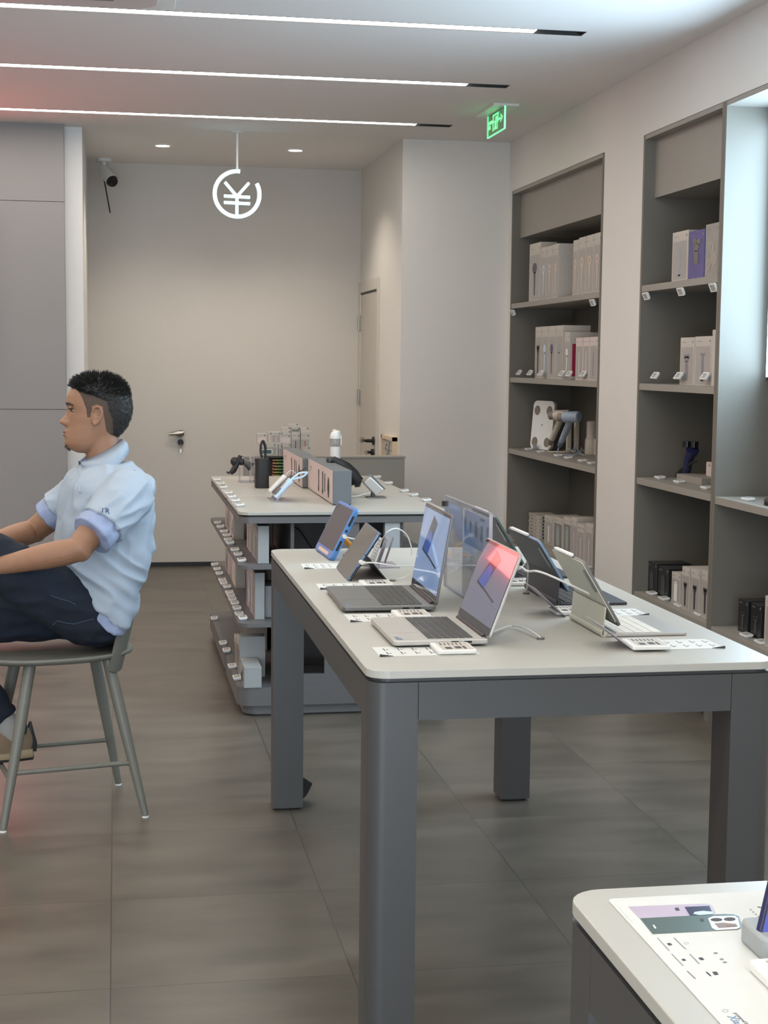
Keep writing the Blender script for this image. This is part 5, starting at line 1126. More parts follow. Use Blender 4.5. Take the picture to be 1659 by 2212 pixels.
cable('thin white cable curving behind the farther laptop', [px(965, 1240, Y=4.2), px(990, 1222, Y=4.25), px(960, 1205, Y=4.3), px(905, 1225, Y=4.3), px(880, 1245, Y=4.3), (g_.x, g_.y, ZT+.002)], r=.0017)
# dark cloth behind the rear left leg
pts = [(.617, 5.05, 0)]
a_ = px(657, 1742, Y=5.02); b = MB()
b.add([px(652, 1748, Y=5.02), px(662, 1735, Y=5.03), px(675, 1711, Y=5.04), px(654, 1697, Y=5.03), px(651, 1722, Y=5.0), px(652, 1748, Y=5.08), px(664, 1735, Y=5.09), px(675, 1712, Y=5.10), px(655, 1698, Y=5.09), px(651, 1722, Y=5.07)],
      [(0, 1, 2, 3, 4), (9, 8, 7, 6, 5), (0, 5, 6, 1), (1, 6, 7, 2), (2, 7, 8, 3), (3, 8, 9, 4), (4, 9, 5, 0)])
mz = min(v.z for v in b.v)
for v in b.v: v.z -= mz
single(b, 'rubber_wedge', M['black'], 'black folded scrap on the floor against the rear left leg of the laptop table', 'scrap', bevel=.003)

# ------------------------------------------------------------------ foreground table: poster, phone on stand, tag
S3 = (1180, 1860, 3.463)
def q6(x, y, z=ZT+.0014): return px(S3[0]+x/S3[2], S3[1]+y/S3[2], Z=z)
c0 = q6(455, 290, ZT)
t = thing('phone_poster', 'white printed phone poster lying on the corner table', 'poster', (1.0, 1.0, ZT), None)
b = MB(); b.prism(rrect(c0.x, 1.36, .15, c0.y, .008), ZT+.0003, ZT+.0012); pp = b.build('sheet', M['paper'], t)
def flat(name, mat, polys, z=ZT+.0014, par=None):
    b = MB()
    for k, pl in enumerate(polys): ps = [q6(x, y, z) for x, y in pl]; b.add(ps, [tuple(range(len(ps)))])
    return b.build(name, M[mat], par or t)
def circ(x, y, rx, ry, n=14): return [(x+rx*math.cos(2*PI*k/n), y+ry*math.sin(2*PI*k/n)) for k in range(n)]
flat('lilac_phone_picture', 'lav', [[(610, 340), (1180, 318), (1225, 322), (1245, 340), (1268, 390), (1262, 402), (700, 430)]])
flat('green_phone_picture', 'green', [[(700, 428), (1330, 395), (1400, 397), (1440, 412), (1463, 470), (1458, 500), (1430, 512), (795, 545)]], ZT+.0016)
flat('lilac_camera_panel', 'navy', [[(1035, 342), (1220, 335), (1248, 398), (1075, 408)]], ZT+.0017)
flat('camera_highlight', 'lightblue', [[(1100, 395), (1110, 380), (1170, 372), (1240, 378), (1248, 396), (1150, 404)]], ZT+.0019)
flat('green_camera_frame', 'white', [[(1210, 428), (1250, 412), (1410, 410), (1432, 425), (1450, 495), (1425, 508), (1270, 517), (1240, 500)]], ZT+.0019)
flat('camera_lens', 'ink', [circ(1273, 438, 45, 13), circ(1372, 434, 45, 14), circ(1185+0, 440, 1, 1)], ZT+.0021)
flat('portrait_print', 'taupe', [[(1255, 465), (1330, 460), (1420, 470), (1432, 488), (1350, 496), (1290, 500)]], ZT+.0021)
flat('portrait_face', 'skin', [circ(1370, 477, 32, 9)], ZT+.0023)
flat('portrait_hair', 'taupe', [circ(1405, 478, 20, 12)], ZT+.0024)
flat('flash_print', 'ink', [[(960, 350), (988, 347), (1000, 367), (970, 371)], [(1147, 430), (1172, 428), (1182, 448), (1155, 452)]], ZT+.0018)
flat('brand_print', 'white', [[(795, 478), (808, 477), (825, 503), (812, 505)]], ZT+.0018)
flat('swatch_print', 'ink2', [circ(1267, 688, 17, 7), circ(1312, 734, 17, 7), circ(1336, 757, 17, 7)])
flat('icon_print', 'ink', [[(900, 615), (928, 612), (944, 628), (915, 632)], [(1135, 722), (1168, 720), (1184, 740), (1152, 741)], [(1240, 828), (1275, 826), (1292, 850), (1258, 853)], [(1010, 732), (1035, 730), (1048, 745), (1022, 748)]])
b = MB()
for cx_, cy_, r0 in ((1049, 615, 17), (1340, 1120, 24)):
    n = 14
    for k in range(n): a0, a1 = 2*PI*k/n, 2*PI*(k+.8)/n; b.add([q6(cx_+r0*math.cos(a0), cy_+r0*.5*math.sin(a0)), q6(cx_+r0*math.cos(a1), cy_+r0*.5*math.sin(a1)), q6(cx_+r0*.75*math.cos(a1), cy_+r0*.37*math.sin(a1)), q6(cx_+r0*.75*math.cos(a0), cy_+r0*.37*math.sin(a0))], [(0, 1, 2, 3)])
rows = [((828, 575), (918, 672)), ((952, 574), (1040, 660)), ((935, 696), (1022, 785)), ((1070, 696), (1142, 770)), ((1050, 822), (1112, 880)), ((1192, 828), (1226, 858))]
for (ax_, ay), (bx_, by) in rows:
    n = 11
    for k in range(n):
        u = (k+.1)/n; x, y = ax_+(bx_-ax_)*u, ay+(by-ay)*u; b.add([q6(x, y), q6(x+9, y-2), q6(x+13, y+5), q6(x+4, y+7)], [(0, 1, 2, 3)])
for k in range(26): u = k/26; x, y = 528+120*u, 335+130*u; b.add([q6(x, y), q6(x+2.5, y-.5), q6(x+4.5, y+2.4), q6(x+2, y+3)], [(0, 1, 2, 3)])
for k in range(4): x, y = 1520+k*19, 360+k*17; b.add([q6(x, y), q6(x+14, y-1), q6(x+18, y+9), q6(x+5, y+9)], [(0, 1, 2, 3)])
b.build('small_print', M['ink2'], t)
def flat_text(body, x, y, size, ang, mat):
    p = q6(x, y); T_ = Matrix.Translation(p) @ Matrix.Rotation(ang, 4, 'Z'); mb = text_mb(body, size, T_, .0002); return mb.build('lettering', M[mat], t)
d_ = (q6(1430, 1215)-q6(1365, 1150)); an = math.atan2(d_.y, d_.x)
flat_text('Xiaomi HyperOS', 1352, 1160, .013, an, 'blueedge')
flat_text('powered by', 1402, 1136, .006, an, 'ink2')
flat_text('Xiaomi', 1578, 340, .026, an, 'ink')
# phone on a charging stand
Zs = ZT+.0013
c1 = q6(1490, 640, Zs); X0_, Y0_ = c1.x, c1.y
t = thing('phone_stand', 'pale grey security stand at the right edge of the corner table', 'stand', (X0_+.05, Y0_+.01, Zs))
y_f = q6(1605, 752, Zs).y; zz = px(1612, 2018, X=X0_).z
b = MB(); b.prism(rrect(X0_, X0_+.085, y_f-.005, y_f+.062, .010), Zs, Zs+.026); b.build('stand_block', M['boxend'], t, smooth=True, bevel=.004)
b = MB(); b.cyl((X0_+.035, y_f+.02, Zs+.026), (X0_+.035, y_f+.03, Zs+.045), .008); b.build('neck', M['alusilver'], t, smooth=True)
t = thing('smartphone', 'dark smartphone with blue screen on the stand at the right edge', 'phone', (X0_+.07, y_f+.02, Zs+.03))
pc_ = px(1637, 2030, Y=y_f+.012); T_ = Matrix.Translation(pc_) @ Matrix.Rotation(math.radians(24), 4, 'Y') @ Matrix.Rotation(math.radians(-22), 4, 'X')
b = zedge(MB(), T_); b.prism(rrect(0, .078, 0, .162, .012), 0, .009, 'y'); b.build('body', M['navy'], t, smooth=True, bevel=.001)
b = zedge(MB(), T_); b.prism(rrect(.002, .076, .002, .160, .010), -.0006, 0, 'y'); sc_ = b.build('screen', M['glassblk'], t)
b = zedge(MB(), T_); b.prism(rrect(.003, .075, .003, .055, .009), -.0010, -.0006, 'y'); b.build('lit_wallpaper', shape_mat('phone_blue', (.04, .07, .42), .8), sc_)
c2 = q6(1512, 822, Zs); t = thing('shelf_label', 'white electronic price tag at the right edge of the corner table', 'price tag', (c2.x+.05, c2.y-.03, Zs))
T_ = Matrix.Translation((c2.x, c2.y, Zs)) @ Matrix.Rotation(math.radians(0), 4, 'Z')
b = zedge(MB(), T_); b.prism(rrect(0, .11, -.095, .004, .008), 0, .012); b.build('frame', M['white'], t, bevel=.003)
b = zedge(MB(), T_); b.box(.016, .10, -.085, -.006, .012, .0125); b.build('display', M['tagscr'], t)
# ------------------------------------------------------------------ the seated man (same local frame as the chair: he faces -x)
def remesh(mb, voxel, smooth=3, disp=None):
    me = bpy.data.meshes.new('tmp'); me.from_pydata([tuple(p) for p in mb.v], [], mb.f)
    bm = bmesh.new(); bm.from_mesh(me); bmesh.ops.recalc_face_normals(bm, faces=bm.faces); bm.to_mesh(me); bm.free()
    o = bpy.data.objects.new('tmp', me); COL.objects.link(o)
    r = o.modifiers.new('r', 'REMESH'); r.mode = 'VOXEL'; r.voxel_size = voxel; r.adaptivity = 0
    s = o.modifiers.new('s', 'SMOOTH'); s.factor = .5; s.iterations = smooth
    bpy.context.view_layer.update()
    m2 = bpy.data.meshes.new_from_object(o.evaluated_get(bpy.context.evaluated_depsgraph_get()))
    bpy.data.objects.remove(o)
    if disp:
        ns = [v.normal.copy() for v in m2.vertices]
        for v, n in zip(m2.vertices, ns): v.co = v.co + n*disp(v.co, n)
    for p in m2.polygons: p.use_smooth = True
    return m2
def mesh_obj(me, name, mat, parent=None):
    me.name = name; me.materials.clear(); me.materials.append(mat); o = bpy.data.objects.new(name, me); COL.objects.link(o)
    if parent: o.parent = parent
    return o
HZ = [1.190, 1.198, 1.206, 1.220, 1.240, 1.260, 1.280, 1.300, 1.320, 1.340, 1.360, 1.380, 1.400, 1.415, 1.427, 1.434, 1.437]
HF = [.060, .040, .028, .0185, .0185, .022, .026, .028, .0300, .0265, .0235, .0260, .0370, .054, .076, .100, .125]
HB = [.105, .125, .145, .160, .178, .198, .214, .224, .230, .232, .230, .225, .214, .198, .176, .155, .135]
HW_ = [.018, .034, .043, .052, .058, .063, .067, .070, .0725, .0735, .0735, .0725, .0685, .061, .048, .030, .010]
def ip(z, A): return float(np.interp(z, HZ, A))
def gs(x, c, s): return math.exp(-((x-c)/s)**2)
def head_pt(th, z):
    xf, xb, hw = ip(z, HF), ip(z, HB), ip(z, HW_)
    cx, a = (xf+xb)/2, (xb-xf)/2
    c, s = math.cos(th), math.sin(th); e = .86
    x = cx - a*abs(c)**e*(1 if c > 0 else -1); y = hw*abs(s)**e*(1 if s > 0 else -1)
    if c > 0: y *= 1-.10*c; 
    if c > 0:
        nose = .026*gs(z, 1.291, .012)+.013*gs(z, 1.306, .013)+.006*gs(z, 1.322, .012)
        wn = .0085+.006*gs(z, 1.287, .011)
        x -= nose*math.exp(-(y/wn)**2) + .004*gs(z, 1.287, .008)*gs(abs(y), .013, .005)
        x -= (.0095*gs(z, 1.262, .0062)+.0080*gs(z, 1.2485, .0062)-.001*gs(z, 1.255, .0025))*math.exp(-(y/.021)**2)
        x -= .004*gs(z, 1.222, .010)*math.exp(-(y/.018)**2)
        x += .0085*gs(z, 1.333, .010)*gs(abs(y), .030, .013)
        x -= .0035*gs(z, 1.352, .007)*gs(abs(y), .028, .018)
        y *= 1+.03*gs(z, 1.305, .012)*s*s
    return Vector((x, y, z))
HROT = Matrix.Translation((.13, 0, 0)) @ Matrix.Rotation(math.radians(-8), 4, 'Z') @ Matrix.Translation((-.13, 0, 0))
body = MB()
body.T = HROT
zs = list(np.linspace(1.190, 1.437, 78)); NTH = 84
body.rings([[head_pt(2*PI*k/NTH, z) for k in range(NTH)] for z in zs])
for sy in (-1, 1):   # ears and eyelids
    ec = Vector((.116, sy*.0755, 1.315))
    body.ell(ec+Vector((-.003, -sy*.004, -.004)), (.013, .006, .024), 14, 8)
    rim = [(-.012, .012), (-.008, .026), (.004, .031), (.014, .024), (.016, .008), (.011, -.008), (.002, -.022), (-.008, -.030), (-.012, -.020)]
    body.tube([ec+Vector((a, sy*(.004+.35*max(0, a)), c)) for a, c in rim], [.0035, .0042, .0045, .0045, .0045, .0045, .0055, .0055, .003], 8)
    body.tube([(.033, sy*.020, 1.3375), (.030, sy*.030, 1.3395), (.037, sy*.041, 1.3365)], [.0022, .0032, .002], 8)
body.T = Matrix()
body.tube([(.165, 0, 1.09), (.150, 0, 1.15), (.140, 0, 1.20), (.132, 0, 1.25)], [.066, .058, .056, .058], 24)
TZ = [.58, .62, .68, .74, .80, .87, .93, 1.0, 1.05, 1.09, 1.125, 1.15, 1.165]
TF = [.045, .040, .022, .000, -.018, -.018, -.012, -.004, .003, .012, .035, .07, .10]
TBk = [.180, .212, .236, .252, .278, .300, .306, .306, .301, .290, .270, .245, .225]
TW = [.165, .175, .178, .182, .185, .188, .190, .196, .196, .190, .165, .110, .070]
def tor(z, k=1.0, n=48):
    f, bk_, w = float(np.interp(z, TZ, TF)), float(np.interp(z, TZ, TBk)), float(np.interp(z, TZ, TW))
    cx, a = (f+bk_)/2, (bk_-f)/2*k; out = []
    for i in range(n):
        th = 2*PI*i/n; c, s = math.cos(th), math.sin(th)
        out.append((cx-a*abs(c)**.85*(1 if c > 0 else -1), w*k*abs(s)**.85*(1 if s > 0 else -1), z))
    return out
body.rings([tor(z, .90) for z in (.60, .68, .76, .84, .92, 1.0, 1.07, 1.11, 1.14, 1.155)])
SHN, ELN, WRN = Vector((.195, -.165, 1.09)), Vector((.000, -.285, .905)), Vector((-.262, -.150, .838))
SHF, ELF, WRF = Vector((.165, .170, 1.085)), Vector((-.045, .275, .905)), Vector((-.272, .110, .870))
for S_a, E_a, W_a in ((SHN, ELN, WRN), (SHF, ELF, WRF)):
    body.tube([S_a, S_a.lerp(E_a, .35), S_a.lerp(E_a, .8), E_a, E_a.lerp(W_a, .12), E_a.lerp(W_a, .35), E_a.lerp(W_a, .8), W_a], [.055, .052, .045, .041, .042, .041, .030, .0255], 20)
    body.ell(E_a+Vector((.010, 0, -.006)), (.034, .034, .034))
KN = Vector((-.315, -.105, .915)); AN = Vector((-.50, .05, .56)); HPN = Vector((.10, -.09, .645))
KF = Vector((-.400, .100, .632)); AFt = Vector((-.158, .035, .255)); HPF = Vector((.10, .09, .645))
for a, c, d_ in ((HPN, KN, AN), (HPF, KF, AFt)):
    body.tube([a, a.lerp(c, .5), c, c.lerp(d_, .3), d_], [.078, .068, .052, .048, .034], 16)
def hand(wr, dirv, side, curl):
    d = dirv.normalized(); up = Vector((0, 0, 1)); sd = d.cross(up).normalized()*side; nn = sd.cross(d).normalized()
    body.tube([wr-d*.02, wr, wr+d*.03, wr+d*.085], [.024, .026, .030, .028], 14)
    body.ell(wr+d*.05, (.040, .034, .022))
    ln = [.068, .076, .072, .056]
    for i in range(4):
        bs = wr+d*.075+sd*(-.030+.020*i); L_ = ln[i]; p1 = bs+d*L_*.42; c_ = curl
        p2 = p1+(d*math.cos(c_)+Vector((0, 0, -1))*math.sin(c_))*L_*.33; p3 = p2+(d*math.cos(2*c_)+Vector((0, 0, -1))*math.sin(2*c_))*L_*.28
        body.tube([bs, p1, p2, p3], [.0098, .0092, .0085, .007], 10)
    b0 = wr+d*.03-sd*.028; body.tube([b0, b0-sd*.022+d*.028, b0-sd*.020+d*.055-Vector((0, 0, .01))], [.013, .011, .0085], 10)
hand(WRN, Vector((-.8, .5, -.15)), 1, .75); hand(WRF, Vector((-.8, -.45, -.35)), -1, .75)
me = remesh(body, .0036, 3)
man = mesh_obj(me, 'person', M['skin'])
tag(man, 'man with short black hair, pale blue polo shirt and jeans, sitting clasping his raised knee', 'person')
# eyes, brows, lips, chin beard
def part(mb, name, mat, label=None):
    mb_o = mb.build(name, mat, man, smooth=True)
    if label: mb_o['label'] = label
    return mb_o
for sy in (-1, 1):
    b = MB(); b.T = HROT; b.ell((.0480, sy*.0305, 1.3306), (.0105, .0125, .0042)); ey_ = part(b, 'eye', M['eyew'])
    b = MB(); b.T = HROT; b.ell((.0405, sy*.0285, 1.3306), (.0050, .0072, .0040)); b.build('iris', M['black'], ey_, smooth=True)
    b = MB(); b.T = HROT; b.tube([(.0290, sy*.012, 1.3480), (.0255, sy*.024, 1.3530), (.0300, sy*.036, 1.3535), (.043, sy*.048, 1.348)], [.0028, .0040, .0038, .0015], 8); part(b, 'eyebrow', M['hair'])
    b = MB(); b.T = HROT; b.tube([(.0335, sy*.019, 1.3345), (.0300, sy*.028, 1.3362), (.0370, sy*.041, 1.3335)], [.0010, .0016, .0008], 6); part(b, 'eyelash', M['hair'])
b = MB(); b.T = HROT; b.tube([(.0250, -.019, 1.2575), (.0155, -.008, 1.2600), (.0150, 0, 1.2590), (.0155, .008, 1.2600), (.0250, .019, 1.2575)], [.0018, .0038, .0036, .0038, .0018], 8)
b.tube([(.0240, -.017, 1.2525), (.0165, -.008, 1.2490), (.0160, 0, 1.2485), (.0165, .008, 1.2490), (.0240, .017, 1.2525)], [.0018, .0042, .0044, .0042, .0018], 8); part(b, 'lips', M['lips'])
b = MB(); b.T = HROT
for k in range(45):
    a = random.uniform(-1, 1); p = head_pt(a*.35, random.uniform(1.202, 1.216)); b.tube([p, p+Vector((-.002-random.random()*.003, a*.004, -.005-random.random()*.005))], [.0007, .0002], 4)
part(b, 'chin_beard', M['hair'])
# hair
POLY = [(-.05, 1.404), (.052, 1.402), (.066, 1.386), (.076, 1.362), (.084, 1.338), (.087, 1.310), (.100, 1.310), (.103, 1.346), (.136, 1.346), (.143, 1.30), (.149, 1.265), (.19, 1.230), (.30, 1.222), (.30, 1.60), (-.05, 1.60)]
FADE = [(.05, 1.372), (.066, 1.388), (.10, 1.378), (.145, 1.36), (.165, 1.30), (.17, 1.24), (.14, 1.22), (.06, 1.22)]
def inside(x, z, P_):
    c = False; n = len(P_)
    for i in range(n):
        (x1, z1), (x2, z2) = P_[i], P_[(i+1) % n]
        if (z1 > z) != (z2 > z) and x < (x2-x1)*(z-z1)/(z2-z1)+x1: c = not c
    return c
def edge_d(x, z, P_):
    d = 9
    for i in range(len(P_)):
        a = Vector((*P_[i], 0)); c = Vector((*P_[(i+1) % len(P_)], 0)); p = Vector((x, z, 0)); t = max(0, min(1, (p-a).dot(c-a)/max(1e-9, (c-a).length_squared))); d = min(d, (p-a-(c-a)*t).length)
    return d
def hn(p): return Vector(((p.x-.13)/.0108, p.y/.0056, (p.z-1.32)/.0125)).normalized()
def hair_shell(zlist, n, offf):
    rings = []
    for z in zlist:
        r = []
        for k in range(n):
            p = head_pt(2*PI*k/n, z); p.x = max(p.x, ip(z, HF)-.002); nn = hn(p); r.append(p + nn*offf(p, nn))
        rings.append(r)
    return rings
def sdp(x, z, P_): return edge_d(x, z, P_)*(1 if inside(x, z, P_) else -1)
def off_top(p, n):
    e = min(sdp(p.x, p.z, POLY), -sdp(p.x, p.z, FADE))
    if e < 0: return max(-.006, e*1.2)
    base = .006 + .009*max(0, (p.z-1.38)/.055) + .004*max(0, 1-(p.x-.02)/.08)*max(0, (p.z-1.39)/.04)
    return base*min(1, e/.014) + .0015*noise.noise(p*90)
def off_fade(p, n):
    e = sdp(p.x, p.z, POLY) + .0015*noise.noise(p*400); return max(-.004, min(.0013, e*.35))
zh = list(np.linspace(1.222, 1.437, 130))
b = MB(); b.T = HROT; b.rings(hair_shell(zh, 220, off_fade)); part(b, 'side_hair', M['fade'], 'short cropped brownish side hair')
b = MB(); b.T = HROT; b.rings(hair_shell(zh, 120, off_top))
cnt = 0
while cnt < 5200:
    th, z = random.uniform(-PI, PI), random.uniform(1.235, 1.436); p = head_pt(th, z); p.x = max(p.x, ip(z, HF))
    if random.random() > .35 and z < 1.38: continue
    o_ = off_top(p, None)
    if o_ < .002: continue
    nn = hn(p); cnt += 1
    top = max(0, min(1, (z-1.37)/.05)); front = max(0, min(1, (.13-p.x)/.10))
    d = (nn*(.35+.75*top) + Vector((-.9*front*top+.35*(1-front), 0, .1*top-.45*(1-top))) + Vector((random.uniform(-.22, .22), random.uniform(-.22, .22), random.uniform(-.15, .15)))).normalized()
    L_ = random.uniform(.008, .016)*(.55+1.0*top) ; q = p+nn*(o_*.6)
    b.tube([q, q+d*L_*.55+nn*.0006, q+d*L_], [.0012, .0009, .0002], 3)
part(b, 'hair', M['hair'])
# trousers
tr = MB()
tr.rings([tor(z, .97) for z in (.585, .62, .66, .70, .74)])
tr.ell((.10, 0, .63), (.122, .178, .082), 24, 14)
def limb(mb, pts, rs, n=22): mb.tube(pts, rs, n)
limb(tr, [HPN, HPN.lerp(KN, .30), HPN.lerp(KN, .62), KN+Vector((0, 0, -.004)), KN.lerp(AN, .12), KN.lerp(AN, .45), KN.lerp(AN, .96)], [.094, .100, .092, .074, .072, .066, .058])
limb(tr, [HPF, HPF.lerp(KF, .30), HPF.lerp(KF, .62), KF, KF.lerp(AFt, .12), KF.lerp(AFt, .45), KF.lerp(AFt, .86)], [.088, .086, .082, .074, .070, .064, .054])
tr.ell(KN, (.072, .072, .072)); tr.ell(KF, (.074, .074, .074))
def dd(co, n):
    q = Vector((co.x*9, co.y*9, co.z*22)); w = Vector((co.x*30, co.y*30, co.z*30))
    return .0075*(1-2*abs(noise.noise(q)))-.003 + .0025*noise.noise(w)
tm = remesh(tr, .007, 4, dd)
for v in tm.vertices:
    if v.co.x > -.15 and .47 < v.co.z < .546: v.co.z = .546
trs = mesh_obj(tm, 'jeans', M['denim'], man)
# shirt and the shirt underneath
HEMN, HEMF = Vector((.087, -.248, .981)), Vector((.030, .236, .985))
HX = [-.035, 0, .05, .10, .125, .17, .26]
def hemcut(x, y=0): return float(np.interp(x, HX, [.812, .785, .735, .672, .640, .628, .62]))
def hemcut2(x, y=0): return float(np.interp(x, HX, [.800, .760, .695, .630, .608, .598, .598]))
def shp(z, k=1.0, n=48):
    w = float(np.interp(z, [.58, .70, .80, .90, .96], [.198, .200, .197, .192, .192])); out = []
    for x, y, _ in tor(z, 1.0, n):
        if z < .96: y *= w/float(np.interp(z, TZ, TW))
        out.append((.13+(x-.13)*(1.03 if z < .9 else 1.0)*k, y*k, z))
    return out
def column(hem, ztop_, m, k=1.0, n=48):
    rows = []
    for j in range(m):
        r = []
        for i in range(n):
            z = .70; 
            for _ in range(3): x = shp(z, k, n)[i][0]; h0 = hem(x); ztop = ztop_(x) if callable(ztop_) else ztop_; z = h0+(ztop-h0)*j/(m-1)
            q = shp(z, k, n)[i]; r.append((q[0], q[1], z))
        rows.append(r)
    return rows
sh = MB()
sh.rings(column(hemcut, .90, 10, 1.0) + [shp(z) for z in (.94, .98, 1.02, 1.06, 1.09, 1.115, 1.135, 1.15, 1.158)])
sh.ell((.198, -.130, 1.082), (.088, .088, .060)); sh.ell((.175, .14, 1.080), (.085, .08, .058))
sh.tube([Vector((.195, -.15, 1.070)), Vector((.165, -.185, 1.050)), HEMN+Vector((.045, .028, .042)), HEMN+Vector((-.002, -.001, -.002)), HEMN+Vector((-.007, -.004, -.007))], [.084, .083, .079, .078, .0785], 28)
sh.tube([Vector((.170, .15, 1.07)), Vector((.14, .18, 1.045)), HEMF+Vector((.045, -.025, .04)), HEMF], [.080, .078, .072, .067], 28)
def rid(v): return 1-2*abs(noise.noise(v))
def fold(co, n):
    x, y, z = co
    ws = max(0, min(1, (z-.93)/.05)); wl = max(0, min(1, (.93-z)/.10)); arm = max(0, min(1, (abs(y)-.15)/.04))
    d = .0040*noise.noise(Vector((x*14, y*10, z*12)))
    d += .0110*ws*(.35+.65*arm)*(rid(Vector(((-.46*x+.89*z)*24, (x+z)*5, y*4)))-.45)
    d += .0060*(1-arm)*ws*(rid(Vector((x*22-z*9, y*16, z*4+9)))-.45)
    d += .0150*wl*(rid(Vector(((.6*x+.8*z)*20, (x-z)*5+4, y*4)))-.45)
    wm = math.exp(-((z-.93)/.07)**2)*max(0, min(1, (x-.08)/.08)); d += .0080*wm*(rid(Vector(((x-.3*z)*26, z*7, y*5+3)))-.45)
    return d
sm = remesh(sh, .0045, 4, fold)
shirt = mesh_obj(sm, 'polo_shirt', M['shirt'], man)
us = MB()
us.tube([HEMN+Vector((.012, .008, .012)), HEMN+Vector((-.006, -.004, -.008)), Vector((.046, -.268, .945))], [.064, .070, .074], 26)
us.tube([HEMF+Vector((.04, -.02, .04)), HEMF+Vector((-.004, 0, -.006)), Vector((.000, .252, .955))], [.060, .059, .058], 26)
us.rings(column(hemcut2, lambda x: hemcut(x)+.020, 5, .975))
um = remesh(us, .005, 2, lambda co, n: .004*noise.noise(Vector((co.x*40, co.y*25, co.z*30))))
mesh_obj(um, 'undershirt', M['undershirt'], man)
def collar(mb, dz=0, k=1.0, grow=0):
    top, bot = [], []
    cps = [(20, (.066, .020, 1.150)), (35, (.070, .034, 1.143)), (55, (.088, .062, 1.136)), (78, (.128, .092, 1.122)), (90, (.146, .095, 1.131)), (125, (.190, .076, 1.168)), (155, (.218, .038, 1.190)), (180, (.226, 0, 1.197))]
    A = [c[0] for c in cps]
    for s in list(range(20, 341, 8)):
        a = s if s <= 180 else 360-s; sg_ = -1 if s <= 180 else 1
        bx, by, bz = (float(np.interp(a, A, [c[1][i] for c in cps])) for i in range(3))
        ar = math.radians(a); tx = .137-.071*math.cos(ar)*k; ty = .062*math.sin(ar)*k; tz_ = 1.158+(tx-.066)*.52
        top.append(Vector((tx, sg_*ty, tz_+dz))); bot.append(Vector((bx+grow*(bx-.137), sg_*by*(1+grow), bz)))
    mid = [t.lerp(q, .5)+Vector(((t.x-.137)*.06, t.y*.08, .006)) for t, q in zip(top, bot)]
    inn = [t+Vector(((.137-t.x)*.05, -t.y*.05, -.03)) for t in top]
    n = len(top); b_ = len(mb.v); rows_ = [inn, top, mid, bot]
    for r in rows_: mb.v += [mb.T @ v for v in r]
    for r in range(3):
        for i in range(n-1): mb.f.append((b_+r*n+i, b_+r*n+i+1, b_+(r+1)*n+i+1, b_+(r+1)*n+i)); mb.mi.append(0)
b = MB(); collar(b); o = b.build('collar', M['shirt'], shirt, smooth='all'); md = o.modifiers.new('s', 'SOLIDIFY'); md.thickness = .0028; md.offset = 1
b = MB(); collar(b, .003, .965, -.12); o = b.build('inner_collar', M['undershirt'], man, smooth='all'); md = o.modifiers.new('s', 'SOLIDIFY'); md.thickness = .002; md.offset = 1
bv = BVHTree.FromPolygons([v.co for v in sm.vertices], [tuple(p.vertices) for p in sm.polygons])
MI = (Matrix.Translation(CH) @ Matrix.Rotation(CR, 4, 'Z')).inverted()
def cast(x, y, tree):
    o_ = MI @ EYE; q = MI @ px(x, y, Y=5.0); return tree.ray_cast(o_, (q-o_).normalized())
# placket
b = MB(); pr_ = [cast(x, y, bv) for x, y in ((168, 1010), (170, 1030), (172, 1050), (174, 1064))]
pr_ = [r[0]-Vector((.0015, 0, 0)) for r in pr_ if r[0]]
if len(pr_) > 2: b.tube(pr_, [.004]*len(pr_), 6); b.build('placket', M['shirt'], shirt, smooth=True)
# lettering on the sleeve
hit = cast(226, 1106, bv)
if hit[0]:
    pt, nr_ = hit[0], hit[1]
    if nr_.y > 0: nr_ = -nr_
    ax = Vector((1, 0, -.22)); ax = (ax-nr_*ax.dot(nr_)).normalized(); upv = nr_.cross(ax).normalized()
    if upv.z < 0: upv = -upv
    nr2 = ax.cross(upv)
    T_ = Matrix((ax, upv, nr2)).transposed().to_4x4(); T_.translation = pt - ax*.015 - upv*.004 + nr_*.004
    mb = text_mb('TR', .026, T_, .0006)
    for k, v in enumerate(mb.v):
        h_ = bv.ray_cast(v+nr_*.02, -nr_)
        if h_[0]: mb.v[k] = h_[0]+nr_*.0012
    mb.build('sleeve_lettering', M['logo'], shirt)
# pocket stitching on the jeans
bt_ = BVHTree.FromPolygons([v.co for v in tm.vertices], [tuple(p.vertices) for p in tm.polygons])
for path in (((101, 1362), (113, 1350), (124, 1341), (143, 1346), (162, 1348), (182, 1342), (203, 1337)), ((110, 1286), (128, 1293), (146, 1298), (164, 1306))):
    pts = [cast(x, y, bt_) for x, y in path]; pts = [h_[0]+Vector((0, -.0012, 0)) for h_ in pts if h_[0]]
    if len(pts) > 2: b = MB(); b.tube(pts, .0011, 5); b.build('pocket_seam', M['stitch'], trs, smooth=True)
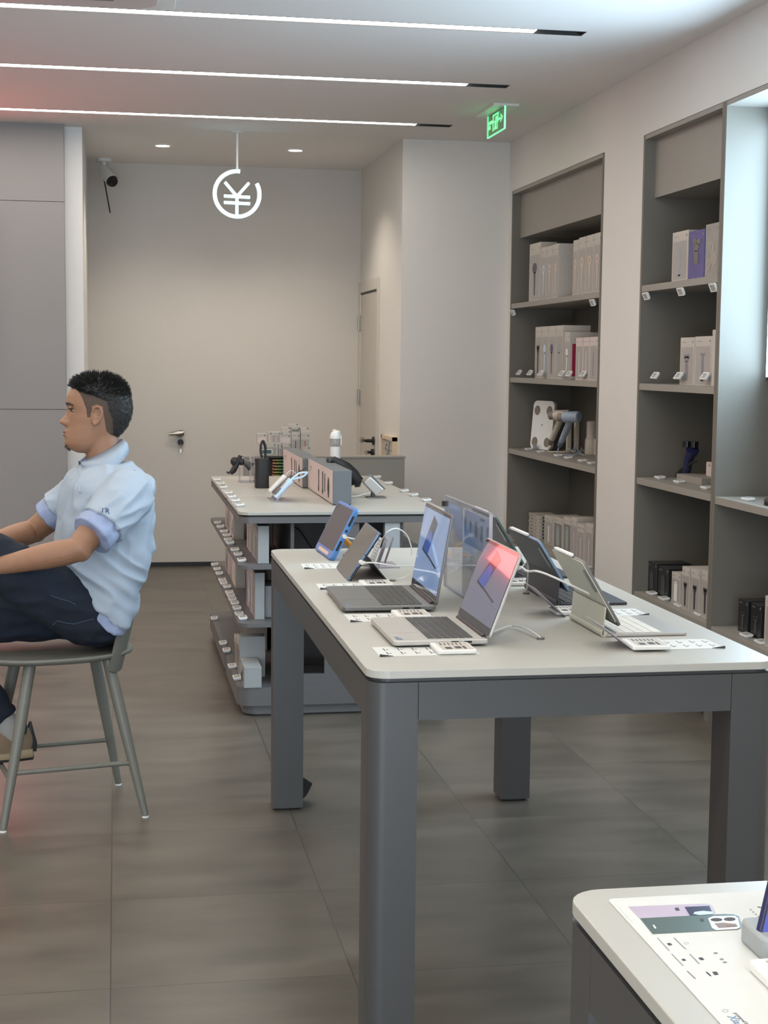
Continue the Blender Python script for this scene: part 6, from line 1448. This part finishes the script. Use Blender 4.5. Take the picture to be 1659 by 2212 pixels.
# shoes: built with the heel at +x, then set on each foot
def shoe(T_):
    b = MB(); b.T = T_; so = [(.02, .0), (.012, .028), (-.03, .036), (-.10, .036), (-.17, .044), (-.23, .040), (-.262, .018), (-.268, 0), (-.262, -.018), (-.23, -.038), (-.17, -.042), (-.10, -.034), (-.03, -.035), (.012, -.028)]
    b.rings([[(x*.97, y*.95, .004) for x, y in so], [(x, y, .008) for x, y in so], [(x*1.01, y*1.03, .02) for x, y in so], [(x*.98, y*.97, .034) for x, y in so]]); s_ = b.build('shoe', M['shoesole'], man, smooth=True, label='trail shoe with beige sole, tan and black upper')
    b = MB(); b.T = T_; b.rings([[(x*1.0+.001, y*1.0, -.002) for x, y in so], [(x*1.02, y*1.02, .006) for x, y in so]]); b.build('outsole', M['black'], s_)
    b = MB(); b.T = T_; rr = []
    for x, h, w in ((.016, .085, .018), (.004, .105, .028), (-.03, .112, .034), (-.07, .108, .036), (-.12, .085, .037), (-.17, .066, .040), (-.22, .055, .036), (-.25, .046, .022), (-.26, .040, .008)):
        rr.append([(x, w*math.cos(a)*(1 if z_ < .5 else 1), .028+(h-.028)*math.sin(a)**.8 if math.sin(a) > 0 else .028) for a, z_ in [(PI*k/12, 0) for k in range(13)]])
    b.rings(rr); b.build('upper', M['shoetan'], s_, smooth=True)
    b = MB(); b.T = T_; b.tube([(.004, 0, .03), (.012, 0, .05), (.008, 0, .085), (.010, 0, .122)], [.028, .020, .014, .004], 12); b.build('heel_counter', M['black'], s_, smooth=True)
    b = MB(); b.T = T_; b.tube([(-.035, 0, .085), (-.035, 0, .118)], [.036, .033], 18); b.build('padded_collar', M['black'], s_, smooth=True)
    b = MB(); b.T = T_; b.tube([(-.038, 0, .07), (-.050, 0, .095), (-.088, .010, .150)], [.037, .040, .041], 18); b.build('sock', M['sock'], s_, smooth=True)
    return s_
shoe(Matrix.Translation((-.112, .035, .172)))
shoe(Matrix.Translation((-.46, .06, .49)) @ Matrix.Rotation(math.radians(25), 4, 'Y'))
man.location = CH; man.rotation_euler = (0, 0, CR)
